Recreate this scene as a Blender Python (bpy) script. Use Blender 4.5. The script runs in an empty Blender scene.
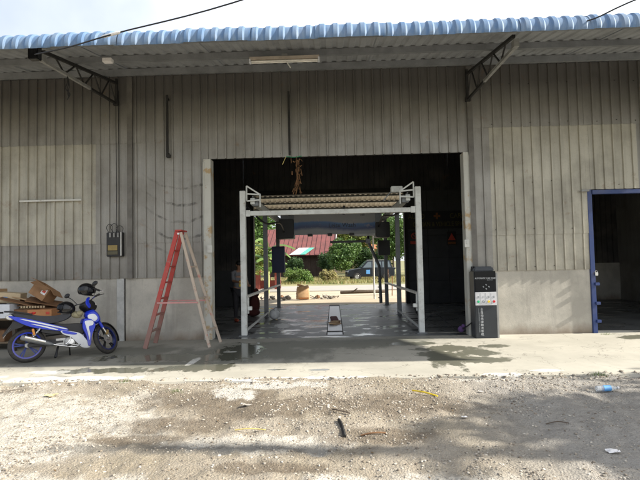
import bpy, bmesh, math, random
import numpy as np
from mathutils import Vector, Matrix, Euler
random.seed(7); rng = np.random.default_rng(11)
S = bpy.context.scene
C = S.collection
R = math.radians
PI = math.pi

# ------------------------------------------------------------------ camera
CAM_H = 1.6
yaw, pitch, roll = R(1.55), R(2.6), R(1.2)
fw = Vector((-math.sin(yaw)*math.cos(pitch), math.cos(yaw)*math.cos(pitch), math.sin(pitch)))
rt = Vector((math.cos(yaw), math.sin(yaw), 0)); up = rt.cross(fw)
r2 = rt*math.cos(roll) - up*math.sin(roll); u2 = up*math.cos(roll) + rt*math.sin(roll)
cd = bpy.data.cameras.new('camera'); cam = bpy.data.objects.new('camera', cd); C.objects.link(cam)
mw = Matrix((r2, u2, -fw)).transposed().to_4x4(); mw.translation = Vector((0, 0, CAM_H)); cam.matrix_world = mw
cd.sensor_width = 36; cd.lens = 27.0; cd.clip_start = .05; cd.clip_end = 3000
S.camera = cam

# ------------------------------------------------------------------ sky, sun, exposure
SUN_EL, SUN_FRONT = R(30), R(5.5)          # sun far to the right, a touch in front of the wall
w = bpy.data.worlds.new("World"); S.world = w; w.use_nodes = True
nt = w.node_tree; nt.nodes.clear()
sky = nt.nodes.new('ShaderNodeTexSky'); sky.sky_type = 'NISHITA'; sky.sun_disc = False
sky.sun_elevation = SUN_EL; sky.sun_rotation = R(90)+SUN_FRONT
sky.air_density = 1.3; sky.dust_density = 3.0; sky.ozone_density = 1.0
tc = nt.nodes.new('ShaderNodeTexCoord'); nz = nt.nodes.new('ShaderNodeTexNoise')
nz.inputs['Scale'].default_value = 1.6; nz.inputs['Detail'].default_value = 6; nz.inputs['Roughness'].default_value = .55
rp = nt.nodes.new('ShaderNodeMapRange'); rp.inputs[1].default_value = .36; rp.inputs[2].default_value = .62
rp.inputs[3].default_value = .45; rp.inputs[4].default_value = 1.0
mx = nt.nodes.new('ShaderNodeMixRGB'); mx.inputs[2].default_value = (9.0, 9.6, 10.6, 1)      # thin bright cloud cover
bg = nt.nodes.new('ShaderNodeBackground'); bg.inputs['Strength'].default_value = .075
wo = nt.nodes.new('ShaderNodeOutputWorld')
nt.links.new(tc.outputs['Generated'], nz.inputs['Vector']); nt.links.new(nz.outputs[0], rp.inputs[0])
vd = nt.nodes.new('ShaderNodeVectorMath'); vd.operation = 'DOT_PRODUCT'; vd.inputs[1].default_value = (math.cos(SUN_FRONT), -math.sin(SUN_FRONT), .25)
nt.links.new(tc.outputs['Generated'], vd.inputs[0]); cl_ = nt.nodes.new('ShaderNodeMapRange'); cl_.interpolation_type = 'SMOOTHSTEP'; cl_.inputs[1].default_value = -.75; cl_.inputs[2].default_value = .35
nt.links.new(vd.outputs['Value'], cl_.inputs[0]); cm = nt.nodes.new('ShaderNodeMixRGB'); cm.inputs[1].default_value = (4.9, 5.5, 6.9, 1); cm.inputs[2].default_value = (9.6, 9.9, 10.3, 1)
nt.links.new(cl_.outputs[0], cm.inputs[0]); nt.links.new(cm.outputs[0], mx.inputs[2])
nt.links.new(rp.outputs[0], mx.inputs[0]); nt.links.new(sky.outputs[0], mx.inputs[1])
nt.links.new(mx.outputs[0], bg.inputs['Color']); nt.links.new(bg.outputs[0], wo.inputs['Surface'])
sl = bpy.data.lights.new('sun', 'SUN'); sl.energy = 4.6; sl.angle = R(.6); sl.color = (1, .945, .84)
so = bpy.data.objects.new('sun', sl); C.objects.link(so)
so.location = (30, -5, 30)
sd = Vector((-math.cos(SUN_EL)*math.cos(SUN_FRONT), math.cos(SUN_EL)*math.sin(SUN_FRONT), -math.sin(SUN_EL)))
so.rotation_euler = sd.to_track_quat('-Z', 'Y').to_euler()
S.view_settings.view_transform = 'Standard'; S.view_settings.look = 'None'
S.view_settings.exposure = 1.12; S.view_settings.gamma = 1

# ------------------------------------------------------------------ helpers
def tag(o, label=None, cat=None, group=None, kind=None):
    if label: o['label'] = label
    if cat: o['category'] = cat
    if group: o['group'] = group
    if kind: o['kind'] = kind
    return o
def empty(name, loc=(0, 0, 0), rz=0, label=None, cat=None, group=None):
    o = bpy.data.objects.new(name, None); C.objects.link(o); o.location = loc; o.rotation_euler = (0, 0, rz)
    o.empty_display_size = .1
    return tag(o, label, cat, group)
def link(name, me, parent=None, loc=None):
    o = bpy.data.objects.new(name, me); C.objects.link(o)
    if parent: o.parent = parent
    if loc is not None: o.location = loc
    return o
def catmull(pts, n=5, closed=True):
    out = []; N = len(pts); P = [Vector(p) for p in pts]
    for i in range(N if closed else N-1):
        if closed: a, b, c, d = P[i-1], P[i], P[(i+1) % N], P[(i+2) % N]
        else: a, b, c, d = P[max(i-1, 0)], P[i], P[i+1], P[min(i+2, N-1)]
        for k in range(n):
            t = k/n
            out.append(.5*((2*b)+(c-a)*t+(2*a-5*b+4*c-d)*t*t+(3*b-3*c+d-a)*t**3))
    if not closed: out.append(P[-1])
    return out
class MB:
    def __init__(s, M=None): s.v = []; s.f = []; s.m = []; s.M = M; s.mi = 0
    def add(s, vs, fs, mat=None):
        o = len(s.v); T = s.M if mat is None else (mat if s.M is None else s.M @ mat)
        for p in vs: s.v.append(tuple(T @ Vector(p)) if T is not None else tuple(p))
        for f in fs: s.f.append(tuple(i+o for i in f)); s.m.append(s.mi)
        return s
    def box(s, c, d, rot=None, taper=1.0):
        x, y, z = d[0]/2, d[1]/2, d[2]/2; t = taper
        vs = [(-x, -y, -z), (x, -y, -z), (x, y, -z), (-x, y, -z), (-x*t, -y*t, z), (x*t, -y*t, z), (x*t, y*t, z), (-x*t, y*t, z)]
        m = Matrix.Translation(c)
        if rot is not None: m = m @ (rot if isinstance(rot, Matrix) else Euler(rot).to_matrix().to_4x4())
        return s.add(vs, [(0, 3, 2, 1), (4, 5, 6, 7), (0, 1, 5, 4), (1, 2, 6, 5), (2, 3, 7, 6), (3, 0, 4, 7)], m)
    def bb(s, a, b): return s.box([(a[i]+b[i])/2 for i in range(3)], [abs(b[i]-a[i]) for i in range(3)])
    def bar(s, a, b, w, h=None, up=(0, 0, 1)):     # rectangular bar from a to b
        a, b = Vector(a), Vector(b); d = b-a; L = d.length; d.normalize(); h = h or w
        u = Vector(up)
        if abs(d.dot(u)) > .98: u = Vector((0, 1, 0))
        sx = d.cross(u).normalized(); uz = sx.cross(d)
        m = Matrix((sx, d, uz)).transposed().to_4x4(); m.translation = (a+b)/2
        x, y, z = w/2, L/2, h/2
        return s.add([(-x, -y, -z), (x, -y, -z), (x, y, -z), (-x, y, -z), (-x, -y, z), (x, -y, z), (x, y, z), (-x, y, z)],
                     [(0, 3, 2, 1), (4, 5, 6, 7), (0, 1, 5, 4), (1, 2, 6, 5), (2, 3, 7, 6), (3, 0, 4, 7)], m)
    def tube(s, pts, r, seg=8, smooth=0, cap=True):
        P = [Vector(p) for p in (catmull(pts, smooth, False) if smooth else pts)]
        rr = r if isinstance(r, (list, tuple)) else [r]*len(P)
        if len(rr) != len(P): rr = [rr[0]+(rr[-1]-rr[0])*i/(len(P)-1) for i in range(len(P))]
        vs = []; fs = []; u = None
        for i, p in enumerate(P):
            d = (P[min(i+1, len(P)-1)]-P[max(i-1, 0)])
            if d.length < 1e-9: d = Vector((0, 0, 1))
            d.normalize()
            if u is None: u = Vector((0, 0, 1)) if abs(d.z) < .9 else Vector((1, 0, 0))
            u = (u-d*u.dot(d)).normalized(); v = d.cross(u)
            for k in range(seg):
                a = 2*PI*k/seg; vs.append(p+(u*math.cos(a)+v*math.sin(a))*rr[i])
        for i in range(len(P)-1):
            for k in range(seg):
                k2 = (k+1) % seg; fs.append((i*seg+k, i*seg+k2, (i+1)*seg+k2, (i+1)*seg+k))
        if cap: fs.append(tuple(range(seg))[::-1]); fs.append(tuple((len(P)-1)*seg+k for k in range(seg)))
        return s.add(vs, fs)
    def lathe(s, prof, c=(0, 0, 0), axis='z', seg=24, closed=False):   # prof: (radius, height)
        vs = []; fs = []; n = len(prof)
        for k in range(seg):
            a = 2*PI*k/seg
            for r, h in prof:
                x, y = r*math.cos(a), r*math.sin(a)
                vs.append({'z': (x, y, h), 'y': (x, h, y), 'x': (h, x, y)}[axis])
        rng_ = range(n if closed else n-1)
        for k in range(seg):
            for i in rng_:
                j = (i+1) % n; k2 = (k+1) % seg; fs.append((k*n+i, k2*n+i, k2*n+j, k*n+j))
        return s.add(vs, fs, Matrix.Translation(c))
    def torus(s, R_, r, c=(0, 0, 0), axis='y', seg=36, rs=10, sy=1.0):
        return s.lathe([(R_+r*math.cos(2*PI*i/rs), sy*r*math.sin(2*PI*i/rs)) for i in range(rs)], c, axis, seg, True)
    def pillow(s, outline, y0, y1, n=4, shrink=.10, soft=.35):   # outline in (x,z), swept in y with rounded sides
        pts = catmull([(p[0], p[1], 0) for p in outline], n) if n else [Vector((p[0], p[1], 0)) for p in outline]
        cx = sum(p.x for p in pts)/len(pts); cz = sum(p.y for p in pts)/len(pts); N = len(pts)
        w_ = y1-y0; rings = [(y0, 1-shrink), (y0+w_*soft*.35, 1-shrink*.25), (y0+w_*soft, 1), (y1-w_*soft, 1), (y1-w_*soft*.35, 1-shrink*.25), (y1, 1-shrink)]
        vs = []; fs = []
        for y, k in rings:
            for p in pts: vs.append((cx+(p.x-cx)*k, y, cz+(p.y-cz)*k))
        for i in range(len(rings)-1):
            for j in range(N): j2 = (j+1) % N; fs.append((i*N+j, i*N+j2, (i+1)*N+j2, (i+1)*N+j))
        fs.append(tuple(range(N))[::-1]); fs.append(tuple((len(rings)-1)*N+j for j in range(N)))
        return s.add(vs, fs)
    def ell(s, c, r, seg=16, rings=10, rot=None, z0=-1, z1=1):
        vs = []; fs = []
        for i in range(rings+1):
            t = math.asin(max(-1, min(1, z0+(z1-z0)*i/rings))) if False else (-PI/2+PI*i/rings)
            for k in range(seg):
                a = 2*PI*k/seg; vs.append((r[0]*math.cos(t)*math.cos(a), r[1]*math.cos(t)*math.sin(a), r[2]*math.sin(t)))
        for i in range(rings):
            for k in range(seg): k2 = (k+1) % seg; fs.append((i*seg+k, i*seg+k2, (i+1)*seg+k2, (i+1)*seg+k))
        m = Matrix.Translation(c)
        if rot is not None: m = m @ Euler(rot).to_matrix().to_4x4()
        return s.add(vs, fs, m)
    def build(s, name, mat, parent=None, smooth=False, bevel=0, loc=None, seg=2):
        me = bpy.data.meshes.new(name); me.from_pydata(s.v, [], s.f)
        mats = mat if isinstance(mat, (list, tuple)) else [mat]
        for m_ in mats: me.materials.append(m_)
        if len(mats) > 1: me.polygons.foreach_set('material_index', s.m)
        bm = bmesh.new(); bm.from_mesh(me); bmesh.ops.remove_doubles(bm, verts=bm.verts, dist=1e-5)
        bmesh.ops.recalc_face_normals(bm, faces=bm.faces)
        if bevel:
            es = [e for e in bm.edges if len(e.link_faces) == 2 and e.calc_face_angle(0) > R(35)]
            bmesh.ops.bevel(bm, geom=es, offset=bevel, segments=seg, affect='EDGES', clamp_overlap=True)
        bm.to_mesh(me); bm.free()
        if smooth or bevel:
            me.polygons.foreach_set('use_smooth', [True]*len(me.polygons))
            try: me.set_sharp_from_angle(angle=R(38))
            except Exception: pass
        return link(name, me, parent, loc)
def np_mesh(name, V, F, mat, parent=None, smooth=False):       # V (n,3), F (m,k) arrays
    me = bpy.data.meshes.new(name); me.vertices.add(len(V)); me.vertices.foreach_set('co', np.ascontiguousarray(V, dtype=np.float32).ravel())
    k = F.shape[1]; me.loops.add(F.size); me.loops.foreach_set('vertex_index', np.ascontiguousarray(F, dtype=np.int32).ravel())
    me.polygons.add(len(F)); me.polygons.foreach_set('loop_start', np.arange(0, F.size, k, dtype=np.int32))
    me.polygons.foreach_set('use_smooth', [smooth]*len(F))
    me.materials.append(mat); me.update(calc_edges=True); me.validate()
    return link(name, me, parent)
def vnoise(x, y, sc, seed=0):
    r_ = np.random.default_rng(seed).random((256, 256)); x = x/sc+500.; y = y/sc+500.
    xi = np.floor(x).astype(int); yi = np.floor(y).astype(int); fx = x-xi; fy = y-yi
    fx = fx*fx*(3-2*fx); fy = fy*fy*(3-2*fy); g = lambda a, b: r_[a % 256, b % 256]
    return (g(xi, yi)*(1-fx)+g(xi+1, yi)*fx)*(1-fy)+(g(xi, yi+1)*(1-fx)+g(xi+1, yi+1)*fx)*fy

# ------------------------------------------------------------------ material helpers
class NM:
    def __init__(s, name):
        s.m = bpy.data.materials.new(name); s.m.use_nodes = True; s.t = s.m.node_tree; s.t.nodes.clear()
        s.out = s.t.nodes.new('ShaderNodeOutputMaterial'); s.b = s.t.nodes.new('ShaderNodeBsdfPrincipled')
        s.t.links.new(s.b.outputs[0], s.out.inputs['Surface'])
        s.pos = s.t.nodes.new('ShaderNodeNewGeometry').outputs['Position']
    def n(s, typ, **k):
        o = s.t.nodes.new(typ)
        for a, b in k.items(): setattr(o, a, b)
        return o
    def val(s, x, sock):
        if isinstance(x, (int, float)): sock.default_value = x
        elif isinstance(x, (tuple, list)): sock.default_value = (*x, 1) if len(x) == 3 and sock.type == 'RGBA' else x
        else: s.t.links.new(x, sock)
    def noise(s, scale, detail=4, rough=.6, vec=None, dist=0.0):
        o = s.n('ShaderNodeTexNoise'); o.inputs['Scale'].default_value = scale; o.inputs['Detail'].default_value = detail
        o.inputs['Roughness'].default_value = rough; o.inputs['Distortion'].default_value = dist
        s.t.links.new(vec if vec is not None else s.pos, o.inputs['Vector']); return o.outputs[0]
    def scale(s, v, vec=None):
        o = s.n('ShaderNodeVectorMath', operation='MULTIPLY'); s.t.links.new(vec if vec is not None else s.pos, o.inputs[0]); o.inputs[1].default_value = v; return o.outputs[0]
    def math(s, op, a, b=0., c=None, clamp=False):
        o = s.n('ShaderNodeMath', operation=op, use_clamp=clamp); s.val(a, o.inputs[0]); s.val(b, o.inputs[1])
        if c is not None: s.val(c, o.inputs[2])
        return o.outputs[0]
    def rng(s, v, a, b, c=0., d=1., smooth=False):
        o = s.n('ShaderNodeMapRange'); o.clamp = True
        if smooth: o.interpolation_type = 'SMOOTHSTEP'
        s.val(v, o.inputs[0])
        for i, x in enumerate((a, b, c, d)): s.val(x, o.inputs[i+1])
        return o.outputs[0]
    def mix(s, f, a, b, mode='MIX'):
        o = s.n('ShaderNodeMixRGB', blend_type=mode); s.val(f, o.inputs[0]); s.val(a, o.inputs[1]); s.val(b, o.inputs[2]); return o.outputs[0]
    def sep(s, vec=None):
        o = s.n('ShaderNodeSeparateXYZ'); s.t.links.new(vec if vec is not None else s.pos, o.inputs[0]); return o.outputs
    def blob(s, spots, wob=.35, wsc=2.0, edge=.12):     # union of soft-edged warped ellipses (cx, cy, rx, ry) in world xy
        x, y, z = s.sep(); nz = s.noise(wsc, 6, .62, s.scale((1.3, .7, 1))); nz2 = s.noise(wsc*.9+.3, 5, .6, s.scale((1.3, .8, 1)))
        acc = None
        for cx, cy, rx, ry in spots:
            u = s.math('DIVIDE', s.math('SUBTRACT', x, cx), rx); v = s.math('DIVIDE', s.math('SUBTRACT', y, cy), ry)
            d = s.math('SQRT', s.math('ADD', s.math('MULTIPLY', u, u), s.math('MULTIPLY', v, v)))
            d = s.math('ADD', d, s.math('MULTIPLY', s.math('SUBTRACT', nz, .5), wob*6))
            d = s.math('ADD', d, s.math('MULTIPLY', s.math('SUBTRACT', nz2, .5), wob*3))
            k = s.rng(d, 1-edge, 1+edge, 1, 0, True)
            acc = k if acc is None else s.math('MAXIMUM', acc, k)
        return acc
    def bump(s, h, st=.3, dist=.01):
        o = s.n('ShaderNodeBump'); o.inputs['Strength'].default_value = st; o.inputs['Distance'].default_value = dist
        s.t.links.new(h, o.inputs['Height']); s.t.links.new(o.outputs[0], s.b.inputs['Normal'])
    def fin(s, col, rough=.7, metal=0., spec=.5):
        s.val(col, s.b.inputs['Base Color']); s.val(rough, s.b.inputs['Roughness']); s.val(metal, s.b.inputs['Metallic'])
        s.b.inputs['Specular IOR Level'].default_value = spec
        return s.m
def simple(name, c, rough=.6, metal=0., var=.25, sc=8., bump=0., c2=None, lo=.4, hi=.7, spec=.5):
    m = NM(name); nz = m.noise(sc, 5, .65)
    d = c2 or tuple(x*(1-var) for x in c)
    col = m.mix(m.rng(nz, lo, hi), c, d)
    if bump: m.bump(m.noise(sc*6, 4), bump, .004)
    return m.fin(col, rough, metal, spec)

# steel cladding: dusty, grimy galvanised sheets
def sheet_mat(name, base, streak=.5, smudge=False):
    m = NM(name); x, y, z = m.sep()
    st = m.noise(1, 5, .65, m.scale((7, 7, .5)))                 # vertical run marks
    bl = m.noise(1.3, 5, .6); fine = m.noise(38, 3, .7)
    col = m.mix(m.rng(st, .42, .75), base, tuple(c*.72 for c in base))
    col = m.mix(m.rng(bl, .45, .75, 0, .55), col, (.155, .145, .128))
    col = m.mix(m.rng(fine, .55, .8, 0, .3), col, (.11, .10, .085))
    # grime that has settled below the laps and at the foot of the sheets
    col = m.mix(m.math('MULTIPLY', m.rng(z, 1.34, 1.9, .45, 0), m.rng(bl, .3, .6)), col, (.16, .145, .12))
    # upper sheets darken towards the eave: roof shade painted into the colour
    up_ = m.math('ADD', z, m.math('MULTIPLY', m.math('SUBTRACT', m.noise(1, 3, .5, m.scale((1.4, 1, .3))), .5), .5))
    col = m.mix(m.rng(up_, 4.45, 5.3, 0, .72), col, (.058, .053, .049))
    rb = m.noise(3.1, 6, .7)
    col = m.mix(m.rng(rb, .62, .74, 0, .5), col, (.20, .11, .05))
    if smudge:   # curved scuffs left by something swinging against the sheets
        cx = m.math('ABSOLUTE', m.math('SUBTRACT', x, -3.25)); dd = m.math('SUBTRACT', x, -4.1)
        q = m.math('ADD', z, m.math('MULTIPLY', m.math('MULTIPLY', m.math('SUBTRACT', x, -3.2), m.math('SUBTRACT', x, -3.2)), -.45))
        wv = m.math('SINE', m.math('MULTIPLY', m.math('ADD', q, m.math('MULTIPLY', m.noise(2.2, 2), .16)), 2*PI/.36))
        k = m.rng(wv, .82, .97); k = m.math('MULTIPLY', k, m.rng(cx, .4, .95, 1, 0)); k = m.math('MULTIPLY', k, m.rng(z, 1.75, 2.1)); k = m.math('MULTIPLY', k, m.rng(z, 3.3, 3.7, 1, 0))
        k = m.math('MULTIPLY', k, m.rng(m.noise(5, 4), .42, .62))
        col = m.mix(m.math('MULTIPLY', k, .8), col, (.06, .055, .05))
    m.bump(m.math('ADD', m.noise(2.2, 3), m.math('MULTIPLY', m.noise(11, 3), .15)), .45, .03)
    return m.fin(col, m.rng(bl, .3, .8, .34, .55), .25)
M = {}
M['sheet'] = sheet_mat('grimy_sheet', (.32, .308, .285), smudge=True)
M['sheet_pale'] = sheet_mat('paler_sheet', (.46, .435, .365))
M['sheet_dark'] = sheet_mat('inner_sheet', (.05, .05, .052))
M['flash'] = simple('flashing', (.16, .15, .135), .5, .2, .35, 4, .1)
def concrete_wall():
    m = NM('plastered_wall'); x, y, z = m.sep()
    a = m.noise(1.1, 6, .6); b = m.noise(9, 5, .65); c = m.noise(60, 3, .7)
    col = m.mix(m.rng(a, .38, .62), (.52, .49, .43), (.36, .34, .30))
    col = m.mix(m.rng(b, .5, .8, 0, .45), col, (.30, .29, .26)); col = m.mix(m.rng(c, .5, .8, 0, .25), col, (.24, .23, .2))
    foot = m.math('ADD', z, m.math('MULTIPLY', m.math('SUBTRACT', m.noise(3, 5, .6, m.scale((1, 1, .4))), .5), .35))
    col = m.mix(m.rng(foot, .0, .22, .75, 0), col, (.17, .125, .085))
    col = m.mix(m.rng(m.noise(1, 5, .6, m.scale((6, 6, .6))), .54, .72, 0, .55), col, (.25, .235, .21))
    m.bump(m.math('ADD', m.noise(2.5, 3), m.math('MULTIPLY', m.noise(40, 4), .25)), .35, .02)
    return m.fin(col, .85)
M['plaster'] = concrete_wall()
M['pilaster'] = simple('column_plaster', (.50, .50, .48), .8, 0, .3, 5, .2)
def roof_top():
    m = NM('blue_roof_sheet'); n1 = m.noise(1, 5, .6, m.scale((16, 3, 3))); n2 = m.noise(4, 5)
    col = m.mix(m.rng(n1, .4, .62), (.095, .17, .30), (.16, .23, .335)); col = m.mix(m.rng(n2, .5, .75, 0, .5), col, (.22, .26, .32)); col = m.mix(m.rng(m.noise(14, 4), .6, .75, 0, .35), col, (.16, .15, .14))
    return m.fin(col, .65, 0, .3)
M['roof_blue'] = roof_top()
M['roof_under'] = simple('roof_underside', (.36, .375, .39), .5, .2, .3, 2.2, .1)
M['awning_under'] = simple('rear_roof_underside', (.52, .49, .43), .4, .1, .25, 3)
M['purlin'] = simple('purlin_steel', (.26, .27, .28), .5, .4, .3, 3, .1)
M['black_steel'] = simple('dark_bracket_steel', (.022, .021, .02), .7, .1, .4, 6, .2)
M['grey_steel'] = simple('grey_bracket_steel', (.33, .33, .32), .5, .3, .4, 6, .2)
def chipped(name, paint, under, lo=.6, hi=.66, sc=5, rough=.5, rusty=(.28, .13, .05), z_fade=None):
    m = NM(name); a = m.noise(sc, 6, .65); b = m.noise(sc*2.3, 5, .7)
    k = m.rng(a, lo, hi)
    if z_fade: z = m.sep()[2]; k = m.math('MAXIMUM', k, m.rng(m.math('ADD', z, m.math('MULTIPLY', a, .8)), z_fade[0], z_fade[1], 1, 0))
    col = m.mix(k, paint, under); col = m.mix(m.rng(b, .62, .7, 0, .8), col, rusty)
    col = m.mix(m.rng(m.noise(2.0, 4), .5, .8, 0, .3), col, (.2, .18, .15))
    m.bump(a, .2, .003)
    return m.fin(col, rough)
M['door_column'] = chipped('door_column_paint', (.50, .50, .46), (.42, .30, .16), .56, .64, 3)
M['rust_white'] = chipped('rusty_white_paint', (.60, .60, .57), (.40, .38, .33), .6, .7, 4)
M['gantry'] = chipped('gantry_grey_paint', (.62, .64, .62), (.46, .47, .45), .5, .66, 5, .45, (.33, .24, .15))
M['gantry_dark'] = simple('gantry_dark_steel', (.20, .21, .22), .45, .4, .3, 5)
M['navy_frame'] = chipped('navy_door_paint', (.025, .05, .17), (.04, .06, .14), .6, .75, 5, .4, (.12, .08, .06))
M['ladder_red'] = chipped('ladder_red_paint', (.42, .045, .035), (.27, .15, .125), .60, .68, 7, .5, (.22, .10, .07), (.75, 1.5))
M['ladder_bare'] = chipped('ladder_bare_timber', (.46, .38, .31), (.48, .20, .16), .60, .67, 6, .6, (.2, .13, .09))
M['ladder_pink'] = chipped('ladder_faded_pink', (.52, .24, .23), (.45, .36, .32), .55, .65, 8)
M['black'] = simple('black_plastic', (.012, .012, .014), .45, 0, .3, 10)
M['gloss_black'] = simple('gloss_black', (.008, .008, .01), .12, 0, .1, 10)
M['rubber'] = simple('tyre_rubber', (.022, .021, .02), .75, 0, .3, 20, .3, c2=(.05, .045, .04))
M['chrome'] = simple('bright_metal', (.72, .72, .72), .22, 1, .25, 12)
M['alloy'] = simple('cast_alloy', (.48, .48, .47), .42, .8, .3, 20, .2)
def dusty(name, c, rough=.28):
    m = NM(name); a = m.noise(7, 6, .65); z = m.sep()[2]
    k = m.math('MAXIMUM', m.rng(a, .5, .8, 0, .35), m.math('MULTIPLY', m.rng(m.math('ADD', z, m.math('MULTIPLY', a, .25)), .3, .62, 1, 0), .45))
    col = m.mix(k, c, (.22, .19, .15)); sc_ = m.noise(1, 2, .5, m.scale((60, 60, 9))); col = m.mix(m.rng(sc_, .72, .76, 0, .4), col, (.4, .4, .42))
    return m.fin(col, m.rng(k, 0, .5, rough, .6))
M['bike_blue'] = dusty('bike_blue_paint', (.012, .04, .55))
M['spoke_blue'] = simple('dark_blue_spoke', (.012, .03, .20), .4); M['rim_dark'] = simple('dark_blue_rim', (.01, .02, .12), .3)
M['bike_white'] = dusty('bike_white_paint', (.72, .75, .80), .35)
M['bike_seat'] = simple('seat_vinyl', (.022, .024, .032), .5, 0, .3, 14, .2)
M['amber'] = simple('amber_lens', (.75, .28, .03), .3); M['red_lens'] = simple('red_lens', (.55, .03, .02), .25)
M['clear_lens'] = simple('clear_lens', (.70, .70, .66), .15)
M['gold'] = simple('gold_caliper', (.55, .42, .20), .35, .7)
M['card'] = simple('cardboard', (.40, .27, .15), .85, 0, .25, 5, .15)
M['card_dark'] = simple('damp_cardboard', (.20, .105, .05), .85, 0, .35, 6, .2)
M['card_pale'] = simple('pale_cardboard', (.50, .40, .26), .85, 0, .2, 5, .15)
M['white_card'] = simple('white_carton', (.66, .68, .72), .7, 0, .15, 5)
M['paper'] = simple('white_paper', (.75, .73, .72), .7, 0, .15, 20); M['red_ink'] = simple('red_print', (.60, .07, .04), .6)
M['wood'] = simple('weathered_wood', (.22, .16, .10), .8, 0, .4, 4, .3); M['dark_wood'] = simple('dark_wood', (.07, .055, .04), .8, 0, .4, 4, .3)
M['kiosk'] = simple('kiosk_charcoal', (.034, .039, .046), .38, .2, .2, 5); M['kiosk_side'] = simple('kiosk_edge_grey', (.34, .34, .33), .4, .4, .2, 5)
M['screen'] = simple('dark_glass', (.006, .007, .010), .22, 0, .1, 5, spec=.25)
M['keypad'] = simple('keypad_silver', (.62, .62, .64), .4, .1, .12, 12)
M['green_dot'] = simple('green_button', (.02, .55, .22), .35); M['yellow_dot'] = simple('yellow_button', (.80, .58, .04), .35)
M['red_dot'] = simple('red_button', (.70, .02, .03), .35); M['ink'] = simple('pale_lettering', (.62, .64, .66), .5)
M['ink_dim'] = simple('grey_lettering', (.28, .30, .32), .5); M['black_ink'] = simple('black_print', (.01, .01, .012), .6)
M['sign_black'] = simple('sign_black_board', (.012, .012, .013), .5); M['sign_yellow'] = simple('sign_yellow_paint', (.14, .12, .025), .6)
M['orange_ink'] = simple('orange_paint', (.25, .09, .02), .6)
M['panel_grey'] = simple('back_wall_panel', (.055, .058, .062), .6, 0, .3, 3, .1)
M['tube'] = simple('lamp_tube_glass', (.78, .76, .70), .3); M['tube_brown'] = simple('lamp_body', (.46, .40, .33), .5, .1, .3, 5)
M['cable'] = simple('black_cable', (.015, .015, .017), .6); M['green_cord'] = simple('green_cord', (.02, .30, .14), .7)
M['dry_leaf'] = simple('dried_garland', (.17, .085, .035), .85, 0, .5, 30)
M['straw'] = simple('yellow_straw', (.55, .45, .16), .7)
M['navy_box'] = simple('navy_cabinet', (.02, .03, .10), .4, .1, .2, 5)
M['sack'] = simple('brown_paper_sack', (.48, .31, .17), .85, 0, .25, 6, .3)
M['stone'] = simple('grey_stone', (.36, .33, .29), .9, 0, .35, 12, .2)
M['brickred'] = simple('brick_red_paint', (.30, .07, .05), .7, 0, .35, 6, .2); M['tabletop'] = simple('orange_slab', (.50, .23, .13), .6, 0, .2, 6)
M['skin'] = simple('skin', (.30, .16, .10), .55, 0, .1, 10); M['shirt'] = simple('grey_shirt', (.17, .175, .19), .85, 0, .2, 8, .2)
M['trouser'] = simple('dark_trousers', (.02, .02, .025), .85); M['shoe'] = simple('red_brown_shoes', (.30, .06, .03), .6); M['hair'] = simple('black_hair', (.01, .009, .008), .6)
M['car_paint'] = simple('dark_car_paint', (.018, .023, .032), .25, .3, .2, 3); M['car_glass'] = simple('car_glass', (.10, .13, .15), .08)
M['sticker_blue'] = simple('blue_sticker', (.12, .35, .70), .5)
def banner_mat():
    m = NM('banner_print'); tcn = m.n('ShaderNodeTexCoord').outputs['Object']; x, y, z = m.sep(tcn)
    wv = m.math('MULTIPLY', m.math('SINE', m.math('MULTIPLY', x, 2.2)), .05); zz = m.math('ADD', z, wv)
    zz = m.math('ADD', zz, m.math('MULTIPLY', m.math('SUBTRACT', m.noise(3, 4, .6, tcn), .5), .10))
    col = m.mix(m.rng(zz, -.13, .03), (.015, .04, .16), (.05, .17, .40)); col = m.mix(m.rng(zz, .02, .07), col, (.34, .33, .32))
    col = m.mix(m.rng(zz, -.24, -.14, 1, 0), col, (.33, .34, .36))
    col = m.mix(m.rng(m.noise(5, 4, .6, tcn), .62, .7, 0, .5), col, (.5, .38, .34))
    return m.fin(col, .35)
M['banner'] = banner_mat()
def leaf_mat(name, c, c2, tr=.25):
    m = NM(name); o = m.n('ShaderNodeNewGeometry').outputs['Random Per Island']
    col = m.mix(m.rng(m.noise(1.2, 3), .35, .65), c, c2); col = m.mix(m.rng(o, 0, 1, 0, .6), col, tuple(x*.45 for x in c))
    t = m.n('ShaderNodeBsdfTranslucent'); m.t.links.new(col, t.inputs[0]); mx_ = m.n('ShaderNodeMixShader'); mx_.inputs[0].default_value = tr
    m.fin(col, .55); m.t.links.new(m.b.outputs[0], mx_.inputs[1]); m.t.links.new(t.outputs[0], mx_.inputs[2]); m.t.links.new(mx_.outputs[0], m.out.inputs['Surface'])
    return m.m
M['leaf'] = leaf_mat('tree_leaves', (.075, .16, .035), (.15, .24, .05)); M['leaf_dark'] = leaf_mat('dark_leaves', (.05, .11, .035), (.09, .16, .045))
M['leaf_yel'] = leaf_mat('yellow_green_leaves', (.20, .28, .05), (.34, .36, .10)); M['banana'] = leaf_mat('banana_leaves', (.12, .24, .05), (.24, .36, .10), .4)
M['dry_grass'] = leaf_mat('dry_grass', (.42, .34, .15), (.30, .30, .10)); M['grass'] = leaf_mat('green_grass', (.12, .22, .04), (.20, .28, .07))
M['bark'] = simple('bark', (.12, .09, .065), .9, 0, .4, 8, .5)
M['rust_roof'] = simple('rusty_red_roof', (.20, .065, .06), .75, 0, .3, 1.5, .2, c2=(.13, .05, .045))
M['roof_white'] = simple('white_roof_sheet', (.60, .62, .62), .5, 0, .1, 2); M['roof_green'] = simple('green_roof_sheet', (.12, .50, .36), .5, 0, .1, 2)
M['hut_wall'] = simple('old_timber_wall', (.06, .04, .03), .9, 0, .4, 3, .2)
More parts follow.
